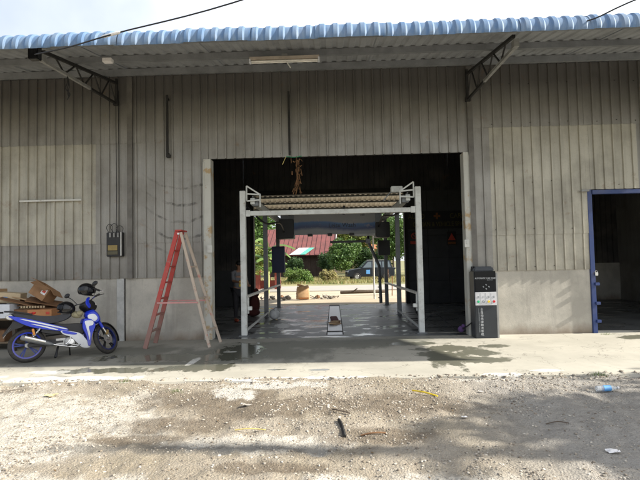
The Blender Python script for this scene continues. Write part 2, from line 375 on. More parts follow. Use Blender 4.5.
M['house_yellow'] = simple('cream_house_wall', (.60, .50, .32), .8); M['house_roof'] = simple('orange_tile', (.45, .18, .08), .8)

def gravel_mat():
    m = NM('gravel_and_dirt'); x, y, z = m.sep()
    a = m.noise(.9, 6, .62); b = m.noise(7, 6, .7); c = m.noise(70, 4, .75)
    vo = m.n('ShaderNodeTexVoronoi'); vo.inputs['Scale'].default_value = 46; m.t.links.new(m.pos, vo.inputs['Vector'])
    col = m.mix(m.rng(a, .40, .62), (.43, .375, .30), (.33, .28, .205))
    col = m.mix(m.rng(b, .45, .75, 0, .6), col, (.28, .23, .165))
    col = m.mix(m.rng(c, .5, .85, 0, .5), col, (.52, .47, .39)); col = m.mix(m.rng(vo.outputs['Distance'], .0, .5, .35, 0), col, (.50, .46, .40))
    # old concrete crust showing through, left and centre
    cr = m.blob([(-3.0, 5.3, 1.1, .8), (-4.6, 5.6, 1.2, .9), (-2.9, 4.35, .8, .35), (-.75, 4.45, .85, .22), (.6, 3.5, .9, .3), (-2.4, 3.55, .9, .25)], .45, 1.7, .25)
    vo2 = m.n('ShaderNodeTexVoronoi', feature='DISTANCE_TO_EDGE'); vo2.inputs['Scale'].default_value = 2.6
    wp = m.n('ShaderNodeVectorMath', operation='ADD'); nn = m.n('ShaderNodeTexNoise'); nn.inputs['Scale'].default_value = 3; nn.inputs['Detail'].default_value = 6
    m.t.links.new(m.pos, nn.inputs['Vector']); m.t.links.new(m.pos, wp.inputs[0]); m.t.links.new(nn.outputs['Color'], wp.inputs[1]); m.t.links.new(wp.outputs[0], vo2.inputs['Vector'])
    crack = m.rng(vo2.outputs['Distance'], .0, .035, 1, 0)
    col = m.mix(m.math('MULTIPLY', cr, .85), col, m.mix(m.rng(b, .4, .7), (.70, .655, .57), (.55, .505, .43)))
    col = m.mix(m.math('MULTIPLY', m.math('MULTIPLY', crack, cr), .7), col, (.17, .13, .09))
    # damp brown soil
    wet = m.blob([(-1.5, 5.85, .9, .38), (-.9, 5.4, .8, .3), (-1.65, 5.0, .6, .22), (-2.0, 4.62, .5, .14), (-.1, 5.6, .9, .38), (.85, 5.5, .8, .35), (.4, 4.6, .6, .2), (-4.9, 6.3, .8, .12), (2.6, 5.9, .9, .3), (-.6, 3.9, .5, .12)], .32, 1.9, .3)
    col = m.mix(m.math('MULTIPLY', wet, m.rng(b, .3, .7, .95, .55)), col, (.165, .128, .088))
    dk = m.blob([(-1.3, 4.32, 1.5, .09), (-2.2, 4.35, .5, .12)], .45, 2.6, .5)  # dark band painting the pole's shadow, with wet stain, into the gravel colour
    col = m.mix(m.math('MULTIPLY', dk, .6), col, (.12, .115, .105))
    # spilled cement by the apron edge and tree shade painted grey into the gravel on the right
    wh = m.blob([(-.75, 6.4, .75, .14), (-1.3, 6.1, .25, .28), (2.0, 6.55, .5, .10), (2.9, 6.62, .35, .08)], .4, 3.5, .2)
    col = m.mix(m.math('MULTIPLY', wh, .85), col, (.66, .63, .57))
    gr = m.rng(m.math('ADD', x, m.math('MULTIPLY', a, 1.6)), 1.9, 2.9, 0, .75); col = m.mix(gr, col, m.mix(m.rng(b, .4, .7), (.42, .40, .37), (.30, .285, .265)))
    m.bump(m.math('ADD', m.math('ADD', c, m.math('MULTIPLY', vo.outputs['Distance'], .8)), m.math('MULTIPLY', m.noise(13, 6, .75), 2.5)), .9, .02)
    return m.fin(col, .93)
M['gravel'] = gravel_mat()
def apron_mat():
    m = NM('apron_concrete'); x, y, z = m.sep()
    a = m.noise(.8, 6, .6); b = m.noise(6, 5, .65); c = m.noise(60, 4, .7)
    col = m.mix(m.rng(a, .38, .65), (.47, .445, .38), (.38, .36, .305)); col = m.mix(m.rng(b, .5, .8, 0, .4), col, (.33, .31, .26))
    col = m.mix(m.rng(c, .55, .8, 0, .3), col, (.6, .57, .5))
    wetz = m.rng(y, 8.6, 9.9, 0, 1); wetx = m.rng(m.math('ABSOLUTE', m.math('ADD', x, 1.0)), 2.2, 4.2, 1, 0)
    damp_dark = m.math('MULTIPLY', m.math('MULTIPLY', wetz, wetx), .45)
    damp_dark = m.math('MAXIMUM', damp_dark, m.math('MULTIPLY', m.rng(x, .8, -1.2, 0, .38), m.rng(m.math('ADD', y, m.math('MULTIPLY', b, .4)), 7.5, 7.9)))  # left side behind the eave line: roof shade painted in with the damp
    pud = m.blob([(-2.7, 8.3, 1.5, .32), (-1.75, 8.8, .4, .9), (-2.1, 7.5, .5, .3), (-3.5, 7.35, .9, .18), (1.75, 8.0, .30, .75), (2.25, 7.75, .45, .25), (2.0, 8.75, .55, .30), (2.9, 8.95, .28, .16), (1.5, 9.3, .5, .2), (2.4, 8.3, .35, .3), (6.0, 9.6, .5, .22), (6.4, 9.1, .7, .10), (-.3, 7.2, .16, .05), (-.9, 7.25, .14, .05)], .42, 3.4, .16)
    col = m.mix(damp_dark, col, (.10, .105, .095)); col = m.mix(m.math('MULTIPLY', pud, .84), col, (.088, .09, .062))
    damp2 = m.blob([(-1.6, 8.6, 1.6, .8), (-.2, 9.4, 1.8, .5), (-4.0, 9.0, 1.2, .5), (-2.6, 7.7, .9, .25), (-5.2, 8.2, .8, .4), (1.2, 9.7, .8, .3)], .35, 1.6, .3)
    col = m.mix(m.math('MULTIPLY', damp2, .62), col, (.10, .105, .085))
    vo = m.n('ShaderNodeTexVoronoi', feature='DISTANCE_TO_EDGE'); vo.inputs['Scale'].default_value = .9; wv_ = m.n('ShaderNodeVectorMath', operation='ADD'); n3 = m.n('ShaderNodeTexNoise'); n3.inputs['Scale'].default_value = 2.2; n3.inputs['Detail'].default_value = 7
    m.t.links.new(m.pos, n3.inputs['Vector']); m.t.links.new(m.pos, wv_.inputs[0]); m.t.links.new(n3.outputs['Color'], wv_.inputs[1]); m.t.links.new(wv_.outputs[0], vo.inputs['Vector'])
    col = m.mix(m.rng(vo.outputs['Distance'], 0, .008, .7, 0), col, (.12, .11, .09))
    lime = m.blob([(-3.9, 6.85, 1.0, .16), (-4.3, 7.3, .35, .12), (-.6, 6.65, 1.1, .13), (-1.9, 8.75, .12, .06), (2.3, 6.75, .3, .10), (3.0, 6.95, .25, .07), (-2.35, 7.9, .07, .25), (-5.3, 7.0, .5, .12)], .4, 3.2, .2)
    col = m.mix(m.math('MULTIPLY', lime, .8), col, (.70, .69, .65))
    wet = m.math('MAXIMUM', pud, m.math('MULTIPLY', damp_dark, .7))
    m.bump(m.math('ADD', m.math('MULTIPLY', c, m.math('SUBTRACT', 1.0, pud)), m.math('MULTIPLY', b, m.math('SUBTRACT', 1.0, pud))), .3, .006)
    return m.fin(col, m.math('MAXIMUM', m.rng(wet, 0, 1, .85, .12), m.rng(x, .6, 1.4, 0, .42)))
M['apron'] = apron_mat()
def bay_mat():
    m = NM('wet_bay_floor'); a = m.noise(.9, 6, .6); b = m.noise(5, 5, .65); s_ = m.noise(1, 5, .6, m.scale((1.2, 2.4, 1)))
    col = m.mix(m.rng(a, .38, .65), (.15, .155, .155), (.07, .073, .073)); col = m.mix(m.rng(b, .55, .75, 0, .4), col, (.20, .20, .19))
    pud = m.rng(s_, .53, .58)
    glint = m.blob([(-.75, 12.6, .55, .22), (-1.35, 12.2, .18, .5), (-1.6, 13.9, .2, .3), (-.35, 12.0, .5, .1), (.5, 13.0, .12, .25), (-1.2, 13.2, .3, .12)], .5, 3.5, .15)  # bright puddle reflections, painted as white patches on the floor
    col = m.mix(m.math('MULTIPLY', glint, .8), col, (.6, .62, .62))
    m.bump(m.math('MULTIPLY', b, m.math('SUBTRACT', 1.0, pud)), .25, .004)
    return m.fin(col, m.rng(pud, 0, 1, .45, .14))
M['bay'] = bay_mat()
def yard_mat():
    m = NM('yard_sand'); a = m.noise(.5, 6, .6); b = m.noise(4, 5, .65)
    col = m.mix(m.rng(a, .4, .62), (.50, .42, .30), (.40, .34, .25)); col = m.mix(m.rng(b, .5, .8, 0, .5), col, (.33, .29, .2)); return m.fin(col, .95)
M['yard'] = yard_mat()
M['road'] = simple('dusty_road', (.34, .32, .29), .9, 0, .3, .6, .2, c2=(.40, .36, .29))
M['field'] = simple('far_ground', (.16, .17, .07), .95, 0, .4, .2, .1, c2=(.30, .26, .13))

# ------------------------------------------------------------------ ground
def axis_pts(segs):
    out = []
    for a, b, st in segs: out += list(np.arange(a, b-1e-6, st))
    out.append(segs[-1][1]); return np.array(out)
def grid_mesh(name, xs, ys, hf, mat, smooth=True):
    X, Y = np.meshgrid(xs, ys); Z = hf(X, Y); V = np.stack([X, Y, Z], -1).reshape(-1, 3)
    nx, ny = len(xs), len(ys); i = (np.arange(ny-1)[:, None]*nx+np.arange(nx-1)[None]).ravel()
    F = np.stack([i, i+1, i+nx+1, i+nx], 1); return np_mesh(name, V, F, mat, None, smooth)
def gh(x, y):     # height of the gravel lot
    h = .10*(vnoise(x, y, 2.2, 1)-.5)+.05*(vnoise(x, y, .6, 2)-.5)+.032*(vnoise(x, y, .17, 3)-.5)+.018*(vnoise(x, y, .07, 4)-.5)+.008*(vnoise(x, y, .04, 14)-.5)
    edge = np.clip((y-5.9)/.6, 0, 1); edge = edge*edge*(3-2*edge)
    return (-.055+h)*(1-edge)+edge*(-.012+.075*(vnoise(x, y, .45, 12)-.5)+.03*(vnoise(x, y, .12, 13)-.5)-.12*np.clip((y-6.68)/.15, 0, 1))
tag(grid_mesh('ground', axis_pts([(-1500, -60, 120), (-60, 60, 6), (60, 1500, 120)]), axis_pts([(-1500, -60, 120), (-60, 60, 6), (60, 1500, 120)]), lambda x, y: -.16+0*x, M['field']), kind='structure')
tag(grid_mesh('gravel_lot', axis_pts([(-30, -7, .8), (-7, 7, .035), (7, 30, .8)]), axis_pts([(-12, 2.4, .6), (2.4, 6.95, .03), (6.95, 7.3, .1)]), gh, M['gravel']), kind='structure')
# apron: cast slab with a broken front edge
b = MB(); xs = np.arange(-16, 14.01, .08)
ye = 6.62+.10*(vnoise(xs, xs*0, .5, 5)-.5)+.16*(vnoise(xs, xs*0, 1.6, 6)-.5)-.015*xs*0
top = [(x, y, .0) for x, y in zip(xs, ye)]; n_ = len(xs)
vs = top+[(x, y-.02, -.16) for x, y in zip(xs, ye)]+[(x, 8.0, 0) for x in xs]+[(x, 10.22, 0.0) for x in xs]
fs = []
for i in range(n_-1): fs += [(i, i+1, 2*n_+i+1, 2*n_+i), (n_+i, n_+i+1, i+1, i), (2*n_+i, 2*n_+i+1, 3*n_+i+1, 3*n_+i)]
b.add(vs, fs); tag(b.build('concrete_apron', M['apron']), kind='structure')
b = MB(); b.bb((-16, 10.22, -.15), (-.19, 17.95, .0)); b.bb((.19, 10.22, -.15), (14, 17.95, .0)); b.bb((-.19, 10.22, -.15), (.19, 10.6, 0)); b.bb((-.19, 10.6, -.15), (.19, 17.95, -.06))
tag(b.build('bay_floor', M['bay']), kind='structure')
tag(grid_mesh('yard_ground', axis_pts([(-25, 25, .5)]), axis_pts([(17.95, 34, .5)]), lambda x, y: -.03+.04*(vnoise(x, y, 2, 8)-.5)*np.clip((y-18.5)/2, 0, 1), M['yard']), kind='structure')
b = MB(); b.bb((-80, 26.5, -.12), (80, 32.0, .012)); tag(b.build('back_road', M['road']), kind='structure')
tag(grid_mesh('grass_verge', axis_pts([(-60, 60, 2)]), axis_pts([(32.0, 60, 1)]), lambda x, y: -.01+.15*(vnoise(x, y, 3, 9)-.5)*np.clip((y-33)/4, 0, 1), M['field']), kind='structure')

# loose stones on the gravel lot
def stones(name, n, x0, x1, y0, y1, smin, smax, mat, dens=None, seed=0, hf=gh):
    r_ = np.random.default_rng(seed); t = (1+5**.5)/2
    ico = np.array([(-1, t, 0), (1, t, 0), (-1, -t, 0), (1, -t, 0), (0, -1, t), (0, 1, t), (0, -1, -t), (0, 1, -t), (t, 0, -1), (t, 0, 1), (-t, 0, -1), (-t, 0, 1)])/1.9
    fc = np.array([(0, 11, 5), (0, 5, 1), (0, 1, 7), (0, 7, 10), (0, 10, 11), (1, 5, 9), (5, 11, 4), (11, 10, 2), (10, 7, 6), (7, 1, 8), (3, 9, 4), (3, 4, 2), (3, 2, 6), (3, 6, 8), (3, 8, 9), (4, 9, 5), (2, 4, 11), (6, 2, 10), (8, 6, 7), (9, 8, 1)])
    x = r_.uniform(x0, x1, n*3); y = y0+(y1-y0)*r_.random(n*3)
    if dens is not None: k = r_.random(len(x)) < dens(x, y); x, y = x[k], y[k]
    x, y = x[:n], y[:n]; n = len(x)
    s_ = smin+(smax-smin)*r_.random(n)**4.5; ang = r_.uniform(0, 2*PI, n)
    V = ico[None]*(1+.35*(r_.random((n, 12, 1))-.5)); V = V*np.stack([s_*r_.uniform(.8, 1.4, n), s_*r_.uniform(.7, 1.1, n), s_*r_.uniform(.4, .8, n)], 1)[:, None]
    c, s2 = np.cos(ang)[:, None], np.sin(ang)[:, None]; vx = V[..., 0]*c-V[..., 1]*s2; vy = V[..., 0]*s2+V[..., 1]*c
    W = np.stack([vx+x[:, None], vy+y[:, None], V[..., 2]+(hf(x, y)+s_*.15)[:, None]], -1).reshape(-1, 3)
    F = (fc[None]+12*np.arange(n)[:, None, None]).reshape(-1, 3)
    return np_mesh(name, W, F, mat)
def stone_mat():
    m = NM('loose_stones'); r_ = m.n('ShaderNodeNewGeometry').outputs['Random Per Island']
    cr = m.n('ShaderNodeValToRGB'); m.t.links.new(r_, cr.inputs[0]); e = cr.color_ramp.elements
    e[0].color = (.16, .13, .10, 1); e[1].color = (.54, .50, .43, 1)
    for p, c in ((.35, (.28, .24, .19, 1)), (.6, (.36, .32, .265, 1)), (.85, (.43, .39, .33, 1))): x = e.new(p); x.color = c
    return m.fin(cr.outputs[0], .9)
M['stones'] = stone_mat()
dens = lambda x, y: np.clip((vnoise(x, y, .9, 21)-.25)*1.2, .12, 1)*np.clip(vnoise(x, y, .25, 22)*1.5, .2, 1)
tag(stones('loose_gravel', 46000, -6.5, 6.5, 2.9, 6.75, .003, .0155, M['stones'], dens, 1), 'loose pebbles and crushed stone scattered over the dirt lot', 'gravel', kind='stuff')
tag(stones('edge_rubble', 1500, -6.5, 6.5, 6.45, 6.8, .006, .03, M['stones'], lambda x, y: np.clip(vnoise(x, y, .5, 23)*1.3-.2, 0, 1), 2, lambda x, y: np.where(y > 6.6, .0, gh(x, y))), 'broken stones along the edge of the concrete apron', 'rubble', kind='stuff')
# ------------------------------------------------------------------ ribbed sheets
_cache = {}
def profile(w_, pitch, rb, rt_, h, first):
    pts = [(0., 0.)]; x = first
    while x < w_-rb/2-.003:
        pts += [(x-rb/2, 0.), (x-rt_/2, h), (x+rt_/2, h), (x+rb/2, 0.)]; x += pitch
    pts.append((w_, 0.)); return pts
def wall_sheet(name, mat, parent, x0, x1, z0, z1, y, facing=-1, pitch=.199, xax=True, first=.1):
    key = (round(x1-x0, 3), round(z1-z0, 3), mat.name, facing, xax, pitch, first)
    if key not in _cache:
        P = profile(x1-x0, pitch, .044, .026, .034, first); n = len(P); H = z1-z0; t = .004
        vs = []
        for z in (0, H):
            vs += [(px, facing*pz, z) for px, pz in P]+[(px, facing*(pz-t), z) for px, pz in P]
        fs = []
        for i in range(n-1):
            fs += [(i, i+1, 2*n+i+1, 2*n+i), (n+i, 3*n+i, 3*n+i+1, n+i+1), (i, n+i, n+i+1, i+1), (2*n+i, 2*n+i+1, 3*n+i+1, 3*n+i)]
        fs += [(0, 2*n, 3*n, n), (n-1, 2*n-1, 4*n-1, 3*n-1)]
        me = bpy.data.meshes.new(name); me.from_pydata(vs, [], fs)
        me.materials.append(mat); bm = bmesh.new(); bm.from_mesh(me); bmesh.ops.recalc_face_normals(bm, faces=bm.faces); bm.to_mesh(me); bm.free()
        _cache[key] = me
    o = link(name, _cache[key], parent, (x0, y+random.uniform(-.0025, .0025), z0) if xax else (x0, y, z0))
    o.rotation_euler = (random.uniform(-.0012, .0012), 0, 0)
    return o
WY = 10.2
wh = empty('warehouse', (0, 0, 0), 0, 'long corrugated metal warehouse with blue roof edge and big open bay', 'warehouse')
roofz = lambda y: 5.77+.2*(y-10.2)
def sheet_run(xa, xb, rows, parent, y=WY, cover=.995):
    x = xa; i = 0
    while x < xb-.05:
        x2 = min(x+cover, xb)
        for (z0, z1, dy, mf) in rows:
            wall_sheet('wall_sheet', mf(x, x2), parent, x, x2, z0, z1, y+dy+(i % 2)*.005)
        x = x2; i += 1
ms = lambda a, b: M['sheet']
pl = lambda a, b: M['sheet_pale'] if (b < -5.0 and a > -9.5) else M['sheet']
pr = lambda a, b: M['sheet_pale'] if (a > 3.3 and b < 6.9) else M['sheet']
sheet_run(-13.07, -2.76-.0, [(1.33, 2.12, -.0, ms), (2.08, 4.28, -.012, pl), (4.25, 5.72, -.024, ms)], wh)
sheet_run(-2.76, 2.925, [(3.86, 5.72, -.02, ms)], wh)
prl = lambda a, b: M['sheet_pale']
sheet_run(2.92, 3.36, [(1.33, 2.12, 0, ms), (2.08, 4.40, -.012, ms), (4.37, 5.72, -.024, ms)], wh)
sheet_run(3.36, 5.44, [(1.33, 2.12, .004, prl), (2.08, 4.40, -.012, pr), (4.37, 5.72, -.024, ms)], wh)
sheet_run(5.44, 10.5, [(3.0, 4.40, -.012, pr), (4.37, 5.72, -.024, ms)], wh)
scr = MB()
for (xa, xb, zs) in ((-12.8, -2.8, (1.42, 2.2, 3.2, 4.35, 5.3)), (-2.7, 2.8, (3.95, 4.6, 5.3)), (3.0, 5.4, (1.42, 2.2, 3.2, 4.45, 5.3)), (5.6, 10.4, (3.1, 4.45, 5.3))):
    for z in zs:
        x = xa+.03
        while x < xb:
            if random.random() < .85: scr.box((x+random.uniform(-.01, .01), 10.19-.012*(z > 2.1)-.012*(z > 4.3), z+random.uniform(-.015, .015)), (.012, .016, .012))
            x += .398
o = scr.build('screw_heads', M['black_steel'], wh); o['kind'] = 'stuff'
# lower rendered walls, columns
b = MB(); b.bb((-12.9, 10.225, -.1), (-4.50, 10.38, 1.40)); b.bb((-4.48, 10.225, -.1), (-2.75, 10.38, 1.40)); b.build('rendered_wall', M['plaster'], wh, bevel=.006)
b = MB(); b.bb((-4.66, 10.205, -.1), (-4.50, 10.40, 1.45)); b.build('pilaster', M['pilaster'], wh, bevel=.008)
b = MB(); b.bb((2.92, 10.225, -.1), (5.36, 10.38, 1.40)); o = b.build('rendered_wall', M['plaster'], wh, bevel=.006)
b = MB(); b.bb((9.4, 10.225, -.1), (10.5, 10.38, 3.02)); b.build('rendered_wall', M['plaster'], wh, bevel=.006)
b = MB(); b.bb((-2.75, 10.15, 0), (-2.59, 10.40, 3.86)); b.box((-2.74, 10.145, 1.9), (.03, .02, 3.8)); dl = b.build('door_column', M['door_column'], wh, bevel=.008); dl['label'] = 'rust stained column left of the wide bay'
b = MB(); b.bb((2.79, 10.15, 0), (2.92, 10.40, 3.86)); b.box((2.91, 10.142, 1.9), (.03, .02, 3.8)); dr = b.build('door_column', M['door_column'], wh, bevel=.008)
for px, pz, c in ((-2.62, 1.92, dl), (2.80, 1.92, dr)):
    l = MB().box((px, 10.13, pz), (.10, .05, .16)).box((px, 10.10, pz+.02), (.04, .02, .06)).build('latch_box', M['rust_white'], c, bevel=.006)
b = MB(); b.bb((-2.62, 10.225, 3.88), (2.82, 10.35, 4.05)); b.build('lintel_beam', M['black_steel'], wh)
for x in (-4.34, 2.96): MB().bb((x-.055, 10.125, 1.33 if x < 0 else 1.36), (x+.055, 10.165, 5.70)).build('vertical_flashing', M['flash'], wh)
# blue sliding door frame on the right
bf = MB().bb((5.36, 10.185, .0), (5.455, 10.29, 3.0)).build('blue_door_frame', M['navy_frame'], wh, bevel=.005)
b = MB().bb((5.455, 10.16, 2.90), (9.4, 10.27, 2.985)).build('top_track', M['navy_frame'], bf, bevel=.004)
MB().bb((5.20, 10.09, 2.95), (5.36, 10.14, 2.99)).build('track_end', M['grey_steel'], bf)
for z in (1.02, .62, .25): MB().box((5.47, 10.17, z), (.09, .05, .06)).build('hinge', M['navy_frame'], bf, bevel=.005)
lk = MB().box((5.46, 10.165, 1.23), (.06, .035, .07)).torus(.022, .006, (5.46, 10.165, 1.275), 'y', 16, 6).build('padlock', M['chrome'], bf, bevel=.004)
# inner shell
def inner_run(xa, xb, z0, z1, y, f=-1):
    x = xa
    while x < xb-.05:
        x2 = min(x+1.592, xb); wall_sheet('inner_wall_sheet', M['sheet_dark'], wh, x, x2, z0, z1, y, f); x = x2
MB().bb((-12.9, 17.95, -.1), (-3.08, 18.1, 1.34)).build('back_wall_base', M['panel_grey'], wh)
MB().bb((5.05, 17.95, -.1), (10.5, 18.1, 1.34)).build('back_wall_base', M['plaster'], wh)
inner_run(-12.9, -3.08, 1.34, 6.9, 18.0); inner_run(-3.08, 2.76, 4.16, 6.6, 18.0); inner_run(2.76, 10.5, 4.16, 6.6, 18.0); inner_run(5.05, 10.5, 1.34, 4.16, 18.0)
for i in range(3):
    for k in range(5):
        x0 = 2.76+i*.765; z0 = -.02+k*.84
        MB().bb((x0+.006, 17.93, z0+.006), (x0+.759, 17.98, z0+.834)).build('back_wall_panel', M['panel_grey'], wh)
MB().bb((2.75, 17.985, -.1), (5.1, 18.1, 4.18)).build('panel_backing', M['black_steel'], wh)
for x in (-3.02, 2.72): MB().bb((x-.06, 17.84, 0), (x+.06, 18.12, 4.16)).build('rear_jamb', M['black_steel'], wh)
MB().bb((-3.1, 17.86, 4.13), (2.8, 18.1, 4.30)).build('rear_lintel', M['black_steel'], wh)
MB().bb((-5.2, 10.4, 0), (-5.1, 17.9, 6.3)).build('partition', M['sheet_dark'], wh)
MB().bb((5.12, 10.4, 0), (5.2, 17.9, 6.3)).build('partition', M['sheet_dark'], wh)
MB().bb((-13.05, 10.2, 0), (-12.9, 18.1, 5.7)).build('end_wall', M['sheet'], wh); MB().bb((10.5, 10.2, 0), (10.65, 18.1, 5.7)).build('end_wall', M['sheet'], wh)
for y in (12.2, 14.2, 16.2):       # roof trusses deep inside
    MB().bb((-12.8, y-.04, 5.5), (10.4, y+.04, 5.6)).build('roof_truss', M['black_steel'], wh)
# roof: ribbed sheets with a curved, blue painted nose
def roof_sheet_mesh(w_, path, name, mtop, mbot, pitch=.2, h=.021):
    P = profile(w_, pitch, .115, .06, h, pitch/2); n = len(P); vs = []; fs = []; mi = []
    N = []
    for i, (y, z) in enumerate(path):
        a = path[max(i-1, 0)]; c = path[min(i+1, len(path)-1)]; dy, dz = c[0]-a[0], c[1]-a[1]; L = math.hypot(dy, dz); ny, nz_ = dz/L, -dy/L
        N.append((ny, nz_) if nz_ > -.5 and not (nz_ < 0 and ny > 0) else (-ny, -nz_))
    for (y, z), (ny, nz_) in zip(path, N):
        vs += [(px, y+ny*pz, z+nz_*pz) for px, pz in P]+[(px, y+ny*(pz-.004), z+nz_*(pz-.004)) for px, pz in P]
    for j in range(len(path)-1):
        for i in range(n-1):
            a = j*2*n+i; c = (j+1)*2*n+i; fs += [(a, a+1, c+1, c), (a+n, c+n, c+n+1, a+n+1)]; mi += [0, 1]
    for j in (0, len(path)-1):
        for i in range(n-1): a = j*2*n+i; fs.append((a, a+1, a+n+1, a+n)); mi.append(0)
    me = bpy.data.meshes.new(name); me.from_pydata(vs, [], fs); me.materials.append(mtop); me.materials.append(mbot)
    me.polygons.foreach_set('material_index', mi); me.polygons.foreach_set('use_smooth', [True]*len(me.polygons)); me.update()
    me.set_sharp_from_angle(angle=R(30)); return me
# path goes from the ridge out to the eave (towards -y), normals up/outward
ctr = (7.16, roofz(7.16)-.245); path = [(14.1, roofz(14.1)), (12, roofz(12)), (10.2, roofz(10.2)), (8.6, roofz(8.6)), (7.6, roofz(7.6))]
a0 = math.atan2(1, .2*-1); 
for k in range(17):
    a = R(101)+R(84)*k/16; path.append((ctr[0]+.255*math.cos(a), ctr[1]+.004+.24*math.sin(a)))
path.append((path[-1][0]+.006, path[-1][1]-.02))
rme = roof_sheet_mesh(1.045, path, 'roof_sheet', M['roof_blue'], M['roof_under'])
x = -13.2; i = 0
while x < 10.4:
    o = link('roof_sheet', rme, wh, (x+random.uniform(-.003, .003), random.uniform(-.012, .012), .007*(i % 2))); x += 1.0; i += 1
bpath = [(18.15, roofz(14.1)-.8), (16, roofz(14.1)-.4), (14.0, roofz(14.1)-.01)]
bme = roof_sheet_mesh(1.04, bpath, 'rear_roof_sheet', M['roof_blue'], M['roof_under'])
for k in range(24): o = link('rear_roof_sheet', bme, wh, (-13.2+k, 0, .004*(k % 2)))
MB().tube([(-13.2, 14.05, roofz(14.1)+.03), (10.8, 14.05, roofz(14.1)+.03)], .12, 8).build('ridge_cap', M['roof_blue'], wh)
for y, d in ((7.35, .10), (8.50, .11), (9.62, .13), (11.5, .12), (13., .12)):
    z = roofz(y)-.008
    b = MB(); b.bb((-13.1, y-.03, z-d), (10.7, y-.024, z)); b.bb((-13.1, y-.024, z-d), (10.7, y+.03, z-d+.006)); b.bb((-13.1, y-.024, z-.006), (10.7, y+.03, z)); b.build('purlin', M['purlin'], wh)
# rear lean-to roof seen from below through the back opening
awz = lambda y: 4.24-.2*(y-18.1)
awp = [(20.9, awz(20.9)), (19.5, awz(19.5)), (18.05, awz(18.05))]        # eave end first, so the painted face is on top
ame = roof_sheet_mesh(1.04, awp, 'awning_sheet', M['roof_blue'], M['awning_under'], .2)
for k in range(9): link('awning_sheet', ame, wh, (-4.4+k, 0, .003*(k % 2)))
for y in (18.5, 19.25, 20.0, 20.75):
    MB().bb((-4.4, y-.03, awz(y)-.07), (4.6, y+.03, awz(y)-.008)).build('awning_purlin', M['gantry_dark'], wh)
for x in (-4.3, 1.72): MB().tube([(x, 20.7, -.03), (x, 20.7, awz(20.7)-.06)], .038, 10).build('awning_post', M['rust_white'], wh, True)
# roof brackets
def bracket(xw, zb, ztop, tip_y, tip_z, y_top, lab):
    b = MB().bar((xw, 10.13, zb-.02), (xw, 10.13, ztop), .05, .05)
    br = b.build('roof_bracket', M['black_steel'], wh); br['label'] = lab
    A = Vector((xw, 10.11, zb)); T = Vector((xw, tip_y, tip_z)); U = Vector((xw, 10.11, ztop-.1)); V_ = Vector((xw, y_top, roofz(y_top)-.14))
    mid = A.lerp(T, .42)
    MB().bar(A, mid, .045, .045).build('lower_chord', M['black_steel'], br); MB().bar(mid, T, .05, .05).build('lower_chord', M['grey_steel'], br)
    MB().bar(U, V_, .05, .05).build('upper_chord', M['black_steel'], br)
    MB().box((xw, 10.10, zb), (.10, .08, .09)).build('foot_plate', M['black_steel'], br); MB().box(T+Vector((0, 0, .04)), (.08, .12, .12)).build('tip_plate', M['grey_steel'], br)
    prev = A
    for k in range(1, 8):
        t = k/8; q = (U.lerp(V_, t) if k % 2 else A.lerp(T, t)); MB().bar(prev, q, .022, .022).build('web_bar', M['black_steel'], br); prev = q
    return br
bl_ = bracket(-4.62, 5.11, 5.66, 7.45, 4.93, 7.5, 'roof bracket left of the bay, hung with black cable')
br_ = bracket(2.92, 4.97, 5.62, 7.45, 4.90, 7.5, 'roof bracket right of the bay')

# ------------------------------------------------------------------ things on the wall
t = empty('meter_box', (-4.655, 10.14, 1.80), 0, 'black electricity meter box with looping wires on the corrugated wall', 'meter box')
MB().box((0, 0, .26), (.34, .12, .52)).build('case', M['black'], t, bevel=.012)
MB().box((-.03, -.066, .19), (.20, .012, .11)).build('yellow_plate', simple('meter_plate', (.30, .22, .07), .5), t)
MB().box((-.03, -.066, .08), (.22, .01, .07)).build('lower_plate', simple('meter_lower_plate', (.10, .09, .05), .5), t)
MB().box((.155, -.075, .27), (.025, .03, .50)).build('side_strip', M['pilaster'], t)
for i in range(3): MB().box((-.08+i*.085, -.07, .46), (.035, .03, .09)).build('fuse', M['grey_steel'], t, bevel=.004)
for i, (dx, w_, h_) in enumerate(((-.10, .09, .20), (.0, .10, .21), (.12, .10, .16))):
    pts = [(dx-.02, -.02, .50), (dx-w_*.9, -.03, .50+h_*.6), (dx-w_*.2, -.03, .50+h_), (dx+w_*.6, -.03, .50+h_*.7), (dx+.03, -.02, .50)]
    MB().tube(pts, .006, 6, 6).build('wire', M['cable'], t, True)
for dx, top in ((.02, 3.35), (.08, 3.3)): MB().tube([(dx, -.01, .50), (dx+.005, .0, 1.5), (dx-.01, .0, top+.3)], .007, 6, 4).build('riser_cable', M['cable'], t, True)
t = tag(MB().bb((-6.73, 10.10, 3.02), (-5.38, 10.145, 3.055)).build('steel_rail', M['rust_white']), 'thin pale horizontal rail fixed on the left corrugated wall', 'rail')
for x, z0, z1, lab in ((-3.50, 3.90, 5.25, 'black vertical bar with a small hooked end, above the ladder'), (-.88, 3.88, 5.25, 'black vertical bar above the middle of the bay')):
    b = MB().bb((x-.022, 10.06, z0), (x+.022, 10.10, z1)).bb((x-.022, 10.10, z1-.1), (x+.022, 10.16, z1-.06)).bb((x-.022, 10.10, z0+.06), (x+.022, 10.16, z0+.10))
    if x < -2: b.box((x+.03, 10.08, z0+.02), (.07, .05, .07))
    tag(b.build('hanging_bar', M['black_steel']), lab, 'steel bar', 'black bars on the wall')
t = empty('dried_garland', (-.74, 10.12, 3.16), 0, 'dried brown leaf garland hanging from a green string over the bay', 'garland')
b = MB()
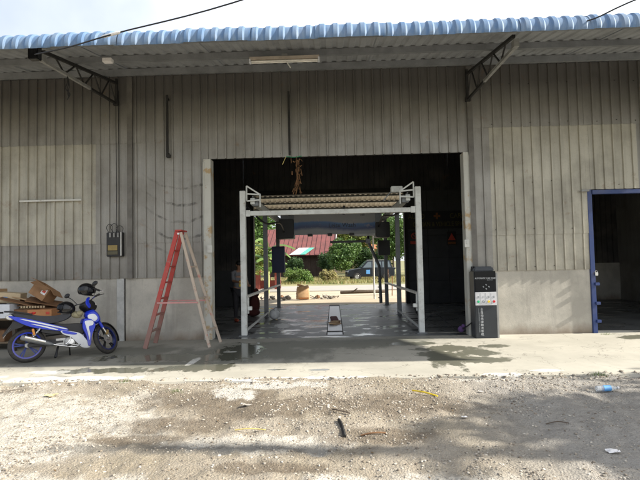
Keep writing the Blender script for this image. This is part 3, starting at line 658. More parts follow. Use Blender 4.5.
for i in range(48):
    zz = random.uniform(.0, .68); sp = .05+.05*(1 if zz > .35 else .4)
    p = Vector((random.gauss(0, sp*.6)+(.03 if zz < .3 else 0), random.gauss(0, .02), zz)); q = p+Vector((random.uniform(-.05, .05), random.uniform(-.02, .02), random.uniform(-.16, -.03)))
    b.bar(p, q, random.uniform(.008, .03), .003, (random.random(), 1, .2))
b.build('leaves', M['dry_leaf'], t)
MB().tube([(0, 0, .7), (.0, 0, .3), (.02, 0, .02)], .006, 5).build('stem', M['dry_leaf'], t)
MB().tube([(-.22, 0, .70), (-.05, -.01, .675), (.12, 0, .70)], .007, 6, 4).build('green_string', M['green_cord'], t)
MB().bar((-.22, 0, .70), (-.30, -.02, .52), .012).build('straw', M['straw'], t)
# tube lamp under the eave
t = empty('tube_lamp', (-.79, 8.34, 5.16), 0, 'twin fluorescent tube lamp with a dangling stub under the eave', 'lamp')
MB().bb((-.62, -.04, .03), (.62, .04, .09)).build('housing', M['tube_brown'], t, bevel=.006)
for dy in (-.03, .03): MB().tube([(-.59, dy, .005), (.59, dy, .005)], .014, 10).build('tube', M['tube'], t, True)
for sx in (-.61, .61): MB().box((sx, 0, .02), (.03, .09, .07)).build('end_cap', M['white_card'], t, bevel=.004)
MB().bar((.02, -.02, .02), (.11, -.06, -.14), .018).build('stub', M['rust_white'], t)
MB().box((0, .05, .12), (.1, .04, .08)).build('hanger', M['grey_steel'], t)
# overhead cables
def cable(name, A, Bp, sag, r, lab, grp):
    A, Bp = Vector(A), Vector(Bp); pts = []
    for i in range(25): k = i/24; p = A.lerp(Bp, k); p.z -= sag*4*k*(1-k); pts.append(p)
    return tag(MB().tube(pts, r, 6).build(name, M['cable'], smooth=True), lab, 'cable', grp)
PT = Vector((15.5, 2.78, 0))
t = empty('overhead_cable', (-4.62, 7.28, 4.95), 0, 'overhead cable with white insulator running from the left roof bracket', 'cable', 'overhead cables')
A = Vector((-4.62, 7.28, 4.95))
m1 = Vector((-3.05, 6.72, 4.97)); m2 = Vector((-1.28, 6.3, 5.12)); pts = [A, Vector((-4.25, 6.80, 4.74)), Vector((-3.75, 6.74, 4.80)), m1, m2, Vector((1.5, 5.6, 5.55)), Vector((6, 4.6, 6.3)), Vector((15.5, 2.6, 8.4))]
MB().tube([p-A for p in pts], .011, 6, 6).build('cable', M['cable'], t, True)
d = (m2-m1).normalized(); MB().tube([m1-d*.28-A, m1-d*.24-A, m1+d*.02-A, m1+d*.05-A], [.012, .022, .022, .012], 8).build('insulator', M['paper'], t, True)
MB().box((0, .0, .02), (.16, .12, .22)).build('cable_box', M['gloss_black'], t, bevel=.01)
t = empty('overhead_cable', (3.75, 6.9, 5.0), 0, 'second overhead cable leaving the roof edge at upper right', 'cable', 'overhead cables')
B0 = Vector((3.75, 6.9, 5.0)); MB().tube([p-B0 for p in [Vector((3.3, 7.3, 5.15)), B0, Vector((4.35, 6.55, 5.15)), Vector((6.4, 5.6, 5.6)), Vector((15.5, 2.6, 8.0))]], .011, 6, 6).build('cable', M['cable'], t, True)
t = empty('cable_bundle', (-4.62, 8.2, 4.9), 0, 'tangled black cable offcut hanging under the left roof bracket', 'cable')
for i in range(3): MB().tube([(0, 0, .10), (.02*i, .0, -.05-.03*i), (-.03+.03*i, .0, -.16), (.05-.02*i, 0, -.26), (.0+.02*i, 0, -.36+.03*i)], .008, 6, 5).build('strand', M['cable'], t, True)
tag(MB().box((-3.80, 8.0, 5.13), (.16, .10, .07)).build('junction_box', M['paper'], bevel=.008), 'small white junction box under the eave by the left bracket', 'junction box')
t = empty('utility_pole', (PT.x, PT.y, -.16), 0, 'concrete utility pole beyond the right edge of the lot', 'pole')
MB().tube([(0, 0, 0), (0, 0, 10.2)], [.17, .11], 14).build('shaft', M['plaster'], t, True); MB().box((0, 0, 8.6), (.12, 1.6, .12)).build('cross_arm', M['grey_steel'], t)

# ------------------------------------------------------------------ car wash gantry
g = empty('car_wash_gantry', (0, 14, 0), 0, 'grey steel car wash gantry with overhead carriage and guide rails inside the bay', 'car wash')
def G_(x, y, z): return (x, y-14, z)
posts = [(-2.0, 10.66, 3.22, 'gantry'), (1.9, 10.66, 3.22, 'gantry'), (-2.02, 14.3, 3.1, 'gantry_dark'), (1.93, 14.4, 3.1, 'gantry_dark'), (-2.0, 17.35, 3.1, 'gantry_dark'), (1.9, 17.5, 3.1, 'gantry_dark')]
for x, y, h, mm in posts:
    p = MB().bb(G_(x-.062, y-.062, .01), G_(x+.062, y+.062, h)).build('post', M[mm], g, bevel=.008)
    MB().bb(G_(x-.11, y-.11, .0), G_(x+.11, y+.11, .015)).build('base_plate', M['gantry_dark'], p)
cb = MB().bb(G_(-1.93, 10.60, 2.66), G_(1.83, 10.70, 2.76)).build('cross_beam', M['gantry'], g, bevel=.006)
for sx, x in ((1, -1.93), (-1, 1.83)): MB().bb(G_(x, 10.585, 2.64), G_(x+sx*.1, 10.598, 2.78)).build('gusset', M['gantry'], cb)
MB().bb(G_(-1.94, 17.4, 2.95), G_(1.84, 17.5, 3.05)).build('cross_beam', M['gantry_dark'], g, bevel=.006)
for x in (-1.80, 1.70):
    r_ = MB().bb(G_(x-.05, 10.75, 2.93), G_(x+.05, 17.75, 3.07)).build('carriage_rail', M['gantry'], g, bevel=.006)
    MB().tube([G_(x-.0, 10.8, 3.11), G_(x-.0, 17.6, 3.11)], .018, 6).build('drive_shaft', M['gantry_dark'], r_)
    MB().box(G_(x, 17.77, 3.0), (.16, .04, .18)).build('end_stop', M['paper'], r_)
    s_ = 1 if x < 0 else -1; xo = x-s_*.12
    # triangular head bracket
    q = MB().bar(G_(xo+s_*.0, 10.70, 3.34), G_(xo+s_*.30, 10.72, 3.14), .03).bar(G_(xo, 10.7, 3.34), G_(xo, 10.7, 3.0), .03).bar(G_(xo, 10.7, 3.16), G_(xo+s_*.30, 10.72, 3.14), .03).bar(G_(xo+s_*.3, 10.72, 3.16), G_(xo+s_*.3, 10.72, 2.86), .03).bar(G_(xo, 10.7, 3.0), G_(xo+s_*.3, 10.72, 3.02), .03)
    q.build('head_bracket', M['gantry'], g)
    MB().box(G_(x+s_*.05, 10.9, 2.98), (.16, .2, .16)).build('drive_gearbox', M['gantry_dark'], g, bevel=.01)
mo = MB().box(G_(1.48, 11.0, 3.22), (.26, .2, .13)).build('motor', M['gantry'], g, bevel=.01); MB().bar(G_(1.36, 11.0, 3.18), G_(1.18, 11.05, 2.98), .02).build('motor_stay', M['gantry_dark'], mo)
for sx, x in ((-1, -2.0), (1, 1.9)):
    xi = x-sx*.04
    gr_ = MB().bar(G_(xi, 10.70, .86), G_(xi, 17.4, .80), .07, .05).build('guide_rail', M['gantry'], g)
    MB().bar(G_(xi, 10.70, .12), G_(xi, 14.3, .14), .04, .04).build('lower_rail', M['gantry'], g)
    MB().box(G_(xi-sx*.08, 10.68, .60), (.10, .08, .08)).build('sensor', M['gantry'], g, bevel=.008)
    MB().box(G_(xi-sx*.02, 10.75, .66), (.06, .06, .36)).build('rail_stay', M['gantry'], g)
# carriage
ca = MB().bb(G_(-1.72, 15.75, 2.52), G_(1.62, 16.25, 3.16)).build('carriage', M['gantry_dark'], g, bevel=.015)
bn = MB().box((0, 0, 0), (2.66, .02, .70)).build('banner', M['banner'], ca, loc=G_(.06, 15.72, 2.84))
for x0, x1, z0 in ((-1.86, -1.28, 2.38), (1.40, 1.86, 2.36)): MB().bb(G_(x0, 15.62, z0), G_(x1, 16.3, 3.02 if x0 < 0 else 2.86)).build('end_box', M['black'], ca, bevel=.02)
for x in (-.75, -.1, .62): MB().bb(G_(x-.08, 15.7, 2.44), G_(x+.08, 15.9, 2.53)).build('nozzle_block', M['black'], ca, bevel=.01)
MB().bb(G_(.7, 15.72, 2.42), G_(1.38, 15.9, 2.50)).build('lower_tray', M['gantry'], ca)
for x in (-1.35, .35): MB().bar(G_(x, 15.0, 3.06), G_(x+.02, 15.0, 3.34), .07, .05).build('roof_sensor', M['black'], ca)
# L-shaped spray arm
MB().tube([G_(1.19, 16.3, 2.27), G_(1.19, 16.2, 2.55)], .045, 8).build('arm_pivot', M['black'], g)
arm = MB().tube([G_(-.1, 16.3, 2.26), G_(1.19, 16.3, 2.27)], .04, 8).box(G_(1.19, 16.3, 2.27), (.16, .14, .16)).tube([G_(1.19, 16.3, 2.25), G_(1.54, 16.3, 1.42), G_(1.57, 16.3, .17)], .052, 8).build('spray_arm', M['gantry_dark'], g, True)
for k in range(6): MB().box(G_(1.50, 16.28, .35+k*.18), (.05, .03, .03)).build('nozzle', M['black'], arm)
cab = MB().bb(G_(-2.2, 17.1, 1.24), G_(-1.74, 17.28, 2.18)).build('control_cabinet', M['navy_box'], g, bevel=.012)
MB().bb(G_(1.60, 17.1, 1.79), G_(2.02, 17.3, 2.32)).build('control_box', M['black'], g, bevel=.012)
MB().tube([G_(-1.95, 10.8, 2.9), G_(-1.7, 12, 2.6), G_(-1.5, 13.5, 2.72), G_(-1.6, 15.7, 2.6)], .025, 6, 6).build('hose', M['cable'], g, True)
MB().tube([G_(1.85, 10.8, 3.05), G_(1.6, 12, 2.75), G_(1.45, 13.8, 2.86), G_(1.5, 15.7, 2.7)], .025, 6, 6).build('hose', M['cable'], g, True)
# lettering on the banner
def text(s_, size, M4, mat, parent, ext=.002, name='lettering', align='CENTER', squash=1):
    cu = bpy.data.curves.new('t', 'FONT'); cu.body = s_; cu.size = size; cu.extrude = ext; cu.align_x = align; cu.align_y = 'CENTER'
    o = bpy.data.objects.new('t', cu); C.objects.link(o); bpy.context.view_layer.update()
    me = bpy.data.meshes.new_from_object(o.evaluated_get(bpy.context.evaluated_depsgraph_get())); bpy.data.objects.remove(o)
    me.transform(M4 @ Matrix.Diagonal((squash, 1, 1, 1))); me.materials.clear(); me.materials.append(mat)
    return link(name, me, parent)
RX = Matrix.Rotation(PI/2, 4, 'X')
def TM(x, y, z, rot=0): return Matrix.Translation((x, y, z)) @ RX @ Matrix.Rotation(rot, 4, 'Z')
text('Leisu Wash', .19, TM(.25, -.014, -.06), M['black_ink'], bn); text('360', .10, TM(.92, -.014, .27), M['black_ink'], bn)
# tyre guide trench, its water's bright reflection painted as a white bed
t = empty('wheel_guide_tray', (0, 14, -.06), 0, 'narrow wheel guide tray with painted-in white water reflection down the middle of the bay floor', 'guide tray')
MB().bb((-.168, -3.3, .001), (.168, 3.75, .055)).build('tray_bed', simple('tray_reflection_white', (.80, .82, .85), .35, 0, .1, 6), t)
for s_ in (-1, 1): MB().bb((s_*.168, -3.32, .0), (s_*.187, 3.8, .066)).build('side_rail', M['black_steel'], t, bevel=.004)
MB().bb((-.168, -2.95, .056), (.168, -2.90, .072)).build('cross_bar', M['black_steel'], t)
MB().bb((-.168, 3.4, .056), (.168, 3.75, .072)).build('rear_plate', M['black_steel'], t)
tag(MB().box((-.01, 13.3, .02), (.20, .95, .05), (0, 0, .05)).build('folded_cloth', simple('maroon_cloth', (.14, .03, .035), .9), bevel=.015), 'dark maroon cloth lying in the wheel guide tray', 'cloth')
b = MB()
for k in range(6): b.box((random.uniform(-.05, .05), 12.45+random.uniform(-.25, .25), 0.012+k*.006), (.2, .3, .02), (random.uniform(-.1, .1), random.uniform(-.1, .1), random.uniform(-.6, .6)))
tag(b.build('cardboard_scraps', M['card']), 'crumpled tan cardboard scraps lying in the white wheel guide tray', 'cardboard')

# ------------------------------------------------------------------ signs on the back wall
t = empty('wash_sign', (3.9, 17.90, 2.74), 0, 'long black board with dim yellow capitals and a plus on the back wall', 'sign')
MB().bb((-1.16, 0, 0), (1.12, .025, .66)).build('board', M['sign_black'], t)
text('AUTO', .26, TM(-.78, -.006, .46), M['sign_yellow'], t, squash=.85); text('CARE', .26, TM(.72, -.006, .46), M['sign_yellow'], t, squash=.85)
text('CUCIAN & VEHICLE SPA', .24, TM(0, -.006, .16), M['sign_yellow'], t, squash=.72)
MB().box((-.02, -.005, .47), (.24, .008, .07)).box((-.02, -.008, .47), (.07, .008, .24)).build('plus_mark', M['orange_ink'], t)
t = empty('prohibition_poster', (3.02, 17.90, 2.16), 0, 'small red printed notice on the back wall panel beside the opening', 'notice')
MB().bb((-.17, 0, 0), (.17, .02, .5)).build('sheet', M['sign_black'], t); MB().torus(.10, .016, (0, -.01, .33), 'y', 24, 6).build('ring', M['red_ink'], t); MB().box((0, -.01, .33), (.19, .01, .025), (0, .78, 0)).build('slash', M['red_ink'], t)
MB().bb((-.15, -.008, .02), (.15, 0, .13)).build('red_band', M['red_ink'], t)
t = empty('warning_poster', (4.40, 17.90, 2.12), 0, 'small orange triangle warning notice on the back wall', 'notice')
MB().bb((-.17, 0, 0), (.17, .02, .5)).build('sheet', M['sign_black'], t)
MB().add([(-.14, -.004, .18), (.14, -.004, .18), (0, -.004, .44), (-.14, -.012, .18), (.14, -.012, .18), (0, -.012, .44)], [(3, 4, 5), (0, 2, 1), (0, 1, 4, 3), (1, 2, 5, 4), (2, 0, 3, 5)]).build('triangle', M['red_ink'], t)
MB().bb((-.14, -.008, .03), (.14, 0, .12)).build('yellow_band', M['orange_ink'], t)

# ------------------------------------------------------------------ kiosk
k = empty('payment_kiosk', (3.05, 9.93, 0), 0, 'charcoal wash control kiosk with dark screen and four coloured buttons', 'kiosk')
MB().bb((-.235, -.16, .0), (.20, .16, 1.34)).build('cabinet', M['kiosk'], k, bevel=.012)
MB().bb((.20, -.15, .0), (.245, .15, 1.30)).build('side_trim', M['kiosk_side'], k, bevel=.008)
MB().box((-.02, 0, 1.385), (.42, .28, .10), taper=.86).build('top_hood', M['kiosk'], k, bevel=.02)
MB().tube([(-.20, .02, 1.34), (-.20, .02, 1.44)], .035, 10).build('top_knob', M['black'], k, True)
MB().bb((-.22, -.18, .93), (.195, -.155, 1.34)).build('screen', M['screen'], k, bevel=.006)
kp = MB().bb((-.225, -.185, .66), (.20, -.155, .925)).build('keypad', M['keypad'], k, bevel=.006)
for i, (mm) in enumerate(('green_dot', None, 'yellow_dot', 'red_dot')):
    x = -.165+i*.103
    if mm: MB().lathe([(0, -.012), (.022, -.012), (.026, 0), (.026, .004)], (x, -.186, .735), 'y', 16).build('button', M[mm], kp, True)
    else: MB().torus(.022, .007, (x, -.186, .735), 'y', 18, 6).build('button', M['ink_dim'], kp, True)
    text('C' if i == 1 else '|||', .045, TM(x, -.187, .83), M['ink_dim'], kp)
    if i: MB().bb((x-.053, -.188, .68), (x-.051, -.1855, .91)).build('divider', M['ink_dim'], kp)
text('AUTOMATIC CAR WASH', .048, TM(-.01, -.182, 1.20), M['ink'], k, squash=.78); text('360 SMART', .026, TM(.08, -.182, 1.165), M['ink_dim'], k)
for dx, dz in ((0, .04), (0, -.04), (-.055, 0), (.055, 0)): MB().box((dx, -.183, 1.03+dz), (.03, .004, .02), (0, .78, 0)).build('screen_symbol', M['ink_dim'], k)
for i, ch in enumerate('全自动无接触洗车机'): text(ch, .058, TM(-.10, -.164, .575-i*.062), M['ink'], k)
text('AUTOMATIC CAR WASHER', .032, TM(-.155, -.164, .32, -PI/2), M['ink_dim'], k)
MB().bb((-.165, -.163, .34), (-.160, -.161, .60)).build('line_mark', M['ink_dim'], k)
tag(MB().tube([(2.83, 10.0, .30), (2.6, 10.4, .10), (2.3, 11.2, .35), (2.2, 12.3, .05), (2.1, 13.2, .5)], .014, 6, 8).build('power_cable', M['cable'], smooth=True), 'black power cable sagging from the kiosk into the bay', 'cable')
tag(MB().ell((2.66, 10.28, .12), (.07, .05, .07), 12, 8).ell((2.70, 10.25, .19), (.04, .04, .04), 10, 6).build('cloth_bundle', simple('purple_rag', (.10, .05, .16), .9), smooth=True), 'small purple rag bundled at the foot of the right door column', 'rag')

# ------------------------------------------------------------------ step ladder
L = empty('step_ladder', (-3.05, 9.5, 0), 0, 'old wooden A-frame step ladder, red on one side and bare on the other', 'ladder')
def lp(x, y, z): return (x+3.05, y-9.5, z)
top_z = 2.26
feetL = [lp(-3.66, 9.22, 0), lp(-3.70, 9.86, 0)]; feetR = [lp(-2.42, 9.26, 0), lp(-2.34, 9.84, 0)]
topL = [lp(-3.07, 9.38, top_z), lp(-3.07, 9.68, top_z)]; topR = [lp(-3.00, 9.38, top_z-.02), lp(-3.00, 9.68, top_z-.02)]
for f_, t_ in zip(feetL, topL): MB().bar(f_, t_, .035, .085, (1, 0, .3)).build('front_rail', M['ladder_red'], L, bevel=.004)
for f_, t_ in zip(feetR, topR): MB().bar(f_, t_, .032, .055, (1, 0, -.3)).build('rear_rail', M['ladder_bare'], L, bevel=.004)
for i in range(1, 7):
    k_ = i/7.2; a = Vector(feetL[0]).lerp(Vector(topL[0]), k_); c_ = Vector(feetL[1]).lerp(Vector(topL[1]), k_)
    MB().bar(a, c_, .08, .025, (0, 0, 1)).build('rung', M['ladder_red'], L, bevel=.003)
    if i % 2: a = Vector(feetR[0]).lerp(Vector(topR[0]), k_); c_ = Vector(feetR[1]).lerp(Vector(topR[1]), k_); MB().bar(a, c_, .03, .03).build('rear_rung', M['ladder_bare'], L)
a = Vector(feetL[0]).lerp(Vector(topL[0]), .385); c_ = Vector(feetR[0]).lerp(Vector(topR[0]), .385); MB().bar(a+Vector((0, -.03, 0)), c_+Vector((0, -.03, 0)), .012, .03).build('spreader_bar', M['ladder_pink'], L)
a = Vector(feetL[1]).lerp(Vector(topL[1]), .385); c_ = Vector(feetR[1]).lerp(Vector(topR[1]), .385); MB().bar(a, c_, .012, .03).build('spreader_bar', M['ladder_pink'], L)
MB().box(lp(-3.04, 9.53, top_z+.015), (.13, .38, .03)).build('top_step', M['ladder_red'], L, bevel=.004)
for y in (9.36, 9.70): MB().lathe([(0, -.02), (.02, -.02), (.02, .02), (0, .02)], lp(-3.04, y, top_z-.05), 'y', 10).build('pivot_bolt', M['chrome'], L)

# ------------------------------------------------------------------ motorcycle (x forward, y left, z up; camera sees the right-hand side)
bk = empty('motorcycle', (-4.715, 8.43, 0), R(35), 'blue and white underbone motorcycle parked facing the wall with helmets on it', 'motorcycle')
LEAN = Matrix.Rotation(R(-5), 4, 'X')
def B(): return MB(LEAN)
def wheel(name, M4, parent, blue, disc=True):
    ty = MB(M4).torus(.243, .042, (0, 0, 0), 'y', 44, 12, .95).build(name, M['rubber'], parent, True)
    MB(M4).lathe([(.198, -.028), (.222, -.034), (.222, -.026), (.212, .0), (.222, .026), (.222, .034), (.198, .028)], (0, 0, 0), 'y', 44, True).build('rim', M['bike_blue'] if blue else M['rim_dark'], ty, True)
    for i in range(5):
        a = 2*PI*i/5+.5; c, s_ = math.cos(a), math.sin(a)
        for o_ in (-.12, .12):
            MB(M4).bar((c*.03, 0, s_*.03), (.205*math.cos(a+o_), 0, .205*math.sin(a+o_)), .022, .014, (0, 1, 0)).build('spoke', M['spoke_blue'] if blue else M['black'], ty)
    MB(M4).lathe([(0, -.05), (.035, -.05), (.045, -.03), (.045, .03), (.035, .05), (0, .05)], (0, 0, 0), 'y', 20).build('hub', M['alloy'], ty, True)
    if disc: MB(M4).lathe([(.05, -.052), (.10, -.052), (.10, -.048), (.05, -.048)], (0, 0, 0), 'y', 28, True).build('brake_disc', M['alloy'], ty, True)
    return ty
wheel('rear_wheel', LEAN @ Matrix.Translation((-.62, 0, .285)), bk, True, False)
# steering assembly: rotate about the raked steering axis
piv = Vector((.40, 0, .66)); axs = Vector((-.42, 0, .907)).normalized()
ST = LEAN @ Matrix.Translation(piv) @ Matrix.Rotation(R(42), 4, axs) @ Matrix.Translation(-piv)
fc = Vector((.63, 0, .275))
wheel('front_wheel', ST @ Matrix.Translation(fc), bk, False)
for s_ in (-1, 1):
    fk = MB(ST).tube([(.43, s_*.075, .60), (.63, s_*.075, .285)], [.017, .017], 10).build('fork_leg', M['chrome'], bk, True)
    MB(ST).tube([(.42, s_*.075, .63), (.52, s_*.075, .46)], .026, 10).build('fork_cover', M['bike_blue'], fk, True)
MB(ST).box((.60, -.085, .37), (.05, .035, .10), (0, .5, 0)).build('brake_caliper', M['gold'], bk, bevel=.008)
b = MB(ST); N_ = 14; vs = []; fs = []
for i in range(N_+1):
    a = R(-10+165*i/N_)*1.0; rr = .305
    for j, y in enumerate((-.055, -.04, 0, .04, .055)): q = rr-(.03 if abs(y) > .05 else .0); vs.append((fc.x+q*math.cos(a), y, fc.z+q*math.sin(a)))
for i in range(N_):
    for j in range(4): fs.append((i*5+j, i*5+j+1, (i+1)*5+j+1, (i+1)*5+j))
o = b.add(vs, fs).build('front_fender', M['black'], bk, True); sm = o.modifiers.new('thick', 'SOLIDIFY'); sm.thickness = .006
# handlebar cowl, headlight, grips, mirrors, gauges
hc = MB(ST).pillow([(.20, .90), (.30, .985), (.40, .96), (.47, .86), (.40, .78), (.27, .80)], -.095, .095, 5, .15, .3).build('handlebar_cowl', M['black'], bk, True)
MB(ST).pillow([(.19, .90), (.235, 1.0), (.30, 1.02), (.26, .93), (.29, .86), (.25, .81)], -.112, -.09, 4, .1).build('cowl_flash', M['bike_blue'], hc, True)
MB(ST).ell((.43, 0, .90), (.06, .10, .07), 16, 10).build('headlight', M['clear_lens'], bk, True)
for s_ in (-1, 1):
    hb = MB(ST).tube([(.33, s_*.08, .97), (.30, s_*.22, .99), (.25, s_*.34, .98)], .012, 8, 4).build('handlebar', M['chrome'], bk, True)
    MB(ST).tube([(.285, s_*.25, .985), (.245, s_*.37, .975)], .019, 10).build('grip', M['rubber'], hb, True)
    MB(ST).tube([(.32, s_*.24, .99), (.35, s_*.30, 1.0), (.33, s_*.40, .98)], .007, 6, 4).build('lever', M['black'], hb, True)
    mr = MB(ST).tube([(.30, s_*.20, .99), (.27, s_*.26, 1.10), (.24, s_*.32, 1.17)], .007, 6, 4).build('mirror_stem', M['black'], bk, True)
    MB(ST).ell((.235, s_*.33, 1.20), (.02, .065, .042), 14, 8).build('mirror', M['black'], mr, True)
# body
hd = B().pillow([(.28, .78), (.40, .82), (.50, .72), (.52, .60), (.44, .55), (.33, .62), (.26, .70)], -.15, .15, 5, .3, .4).build('front_cowl', M['bike_blue'], bk, True)
B().pillow([(.30, .72), (.40, .74), (.46, .66), (.40, .60), (.32, .64)], -.165, -.14, 5, .15).build('white_flash', M['bike_white'], hd, True)
ls = B().pillow([(.24, .66), (.36, .64), (.42, .54), (.36, .36), (.34, .20), (.30, .19), (.27, .36), (.21, .52)], -.19, -.13, 5, .06).build('leg_shield', M['bike_blue'], bk, True)
B().pillow([(.25, .62), (.37, .62), (.38, .55), (.31, .52), (.33, .40), (.32, .28), (.295, .40), (.265, .52)], -.197, -.185, 5, .03).build('shield_stripe', M['bike_white'], ls, True)
B().pillow([(.24, .66), (.36, .64), (.42, .54), (.36, .36), (.34, .20), (.30, .19), (.27, .36), (.21, .52)], .13, .19, 5, .06).build('leg_shield', M['bike_blue'], bk, True)
lc = B().pillow([(-.12, .49), (.05, .46), (.18, .41), (.27, .30), (.335, .18), (.30, .145), (.20, .17), (.12, .26), (.02, .37), (-.10, .43)], -.17, -.11, 5, .05).build('lower_cowl', M['bike_white'], bk, True)
B().pillow([(-.10, .485), (.03, .455), (.12, .42), (.08, .40), (-.08, .44)], -.178, -.165, 4, .03).build('cowl_stripe', M['bike_blue'], lc, True)
tl = B().pillow([(-.90, .80), (-.72, .765), (-.45, .68), (-.20, .59), (-.02, .52), (-.02, .46), (-.22, .50), (-.45, .55), (-.62, .61), (-.78, .70)], -.135, .135, 5, .06, .3).build('tail_cowl', M['bike_blue'], bk, True)
for dz, x0, x1 in ((0, -.74, -.06), (-.045, -.58, -.18)):
    zf = lambda x: .735-.315*(x+.72)+dz
    B().pillow([(x0, zf(x0)), (x0+.2, zf(x0+.2)+.012), (x1, zf(x1)), (x1-.02, zf(x1)-.012), (x0+.2, zf(x0+.2)-.012)], -.146, -.130, 4, .03).build('tail_stripe', M['bike_white'], tl, True)
B().pillow([(-.86, .835), (-.70, .835), (-.50, .785), (-.30, .755), (-.10, .765), (.02, .79), (.06, .74), (-.05, .66), (-.30, .62), (-.55, .70), (-.80, .77)], -.12, .12, 6, .08, .4).build('seat', M['bike_seat'], bk, True)
B().pillow([(-.94, .79), (-.86, .83), (-.78, .79), (-.83, .73), (-.90, .74)], -.09, .09, 4, .2, .4).build('tail_lamp', M['clear_lens'], bk, True)
B().tube([(-.55, -.14, .80), (-.80, -.14, .86), (-.93, -.08, .875), (-.93, .08, .875), (-.80, .14, .86), (-.55, .14, .80)], .013, 8, 4).build('grab_rail', M['black'], bk, True)
B().ell((-.53, -.09, .825), (.035, .03, .02), 10, 8).build('red_cap', M['red_lens'], bk, True)
rf = B().pillow([(-.80, .71), (-.66, .66), (-.70, .60), (-.84, .56), (-.96, .47), (-.97, .50), (-.88, .62)], -.08, .08, 5, .05).build('rear_fender', M['black'], bk, True)
B().bar((-.965, 0, .44), (-.86, 0, .60), .16, .008, (1, 0, -.6)).build('number_plate', M['grey_steel'], rf)
B().pillow([(-.30, .62), (-.05, .60), (.22, .58), (.27, .46), (.20, .38), (.0, .42), (-.25, .44), (-.45, .50)], -.09, .09, 4, .08).build('inner_frame', M['black'], bk, True)
B().tube([(.38, 0, .70), (.20, 0, .52), (-.05, 0, .46), (-.35, 0, .44)], .04, 10, 4).build('spine_tube', M['black'], bk, True)
for s_ in (-1, 1):
    B().bar((-.08, s_*.09, .30), (-.62, s_*.09, .285), .03, .05).build('swingarm', M['black'], bk, bevel=.006)
    sp = B().tube([(-.40, s_*.115, .60), (-.60, s_*.115, .34)], .012, 8).build('shock_absorber', M['chrome'], bk, True)
    b = B(); pts = []
    for i in range(70): k_ = i/69; c0 = Vector((-.42, s_*.115, .575)).lerp(Vector((-.57, s_*.115, .385)), k_); a = k_*2*PI*7; pts.append((c0.x+.024*math.cos(a), c0.y+.024*math.sin(a), c0.z))
    b.tube(pts, .006, 5).build('spring', M['chrome'], sp, True)
B().box((-.535, -.15, .505), (.035, .02, .11), (0, -.2, 0)).build('side_reflector', M['amber'], bk, bevel=.006)
ex = B().tube([(-.72, -.155, .44), (-.70, -.155, .432), (-.44, -.155, .335), (-.30, -.15, .285), (-.24, -.145, .265)], [.032, .046, .050, .036, .018], 16).build('exhaust_silencer', M['gantry_dark'], bk, True)
B().tube([(-.66, -.18, .435), (-.36, -.178, .325)], [.032, .034], 14).build('heat_shield', M['chrome'], ex, True)
B().tube([(-.26, -.14, .27), (-.05, -.13, .215), (.10, -.12, .19), (.20, -.10, .24), (.22, -.06, .32)], .017, 10, 5).build('exhaust_pipe', M['chrome'], ex, True)
en = B().lathe([(0, -.135), (.07, -.135), (.095, -.11), (.105, .0), (.095, .11), (0, .12)], (.02, 0, .285), 'y', 26).box((-.10, 0, .29), (.20, .20, .13)).build('engine', M['alloy'], bk, bevel=.008)
B().lathe([(0, -.150), (.045, -.150), (.05, -.13)], (.03, 0, .29), 'y', 20).build('engine_cover', M['chrome'], en, True)
b = B().box((.17, 0, .32), (.14, .13, .11), (0, -.12, 0))
for i in range(5): b.box((.115+.026*i, 0, .32), (.008, .16, .14), (0, -.12, 0))
b.build('cylinder', M['alloy'], en)
B().tube([(-.02, -.10, .23), (.0, -.22, .235), (.02, -.235, .238)], .013, 8).build('foot_peg', M['rubber'], bk, True)
B().tube([(.02, -.15, .235), (.14, -.17, .22), (.17, -.20, .225)], .008, 6).build('brake_pedal', M['chrome'], bk, True)
B().tube([(-.02, -.14, .47), (.02, -.15, .40), (.01, -.15, .30), (-.06, -.15, .25)], .009, 6, 4).build('frame_bar', M['chrome'], bk, True)
B().bar((-.16, -.02, .22), (-.20, -.12, .045), .024).bar((-.16, -.02, .22), (-.20, .10, .02), .024).build('centre_stand', M['black'], bk)
MB().tube([(.02, .08, .24), (.05, .22, .012)], .012, 8).build('side_stand', M['black'], bk, True)
B().pillow([(-.56, .25), (-.58, .34), (-.30, .35), (-.06, .33), (-.06, .26), (-.30, .24)], -.075, -.055, 4, .05).build('chain_case', M['black'], bk, True)
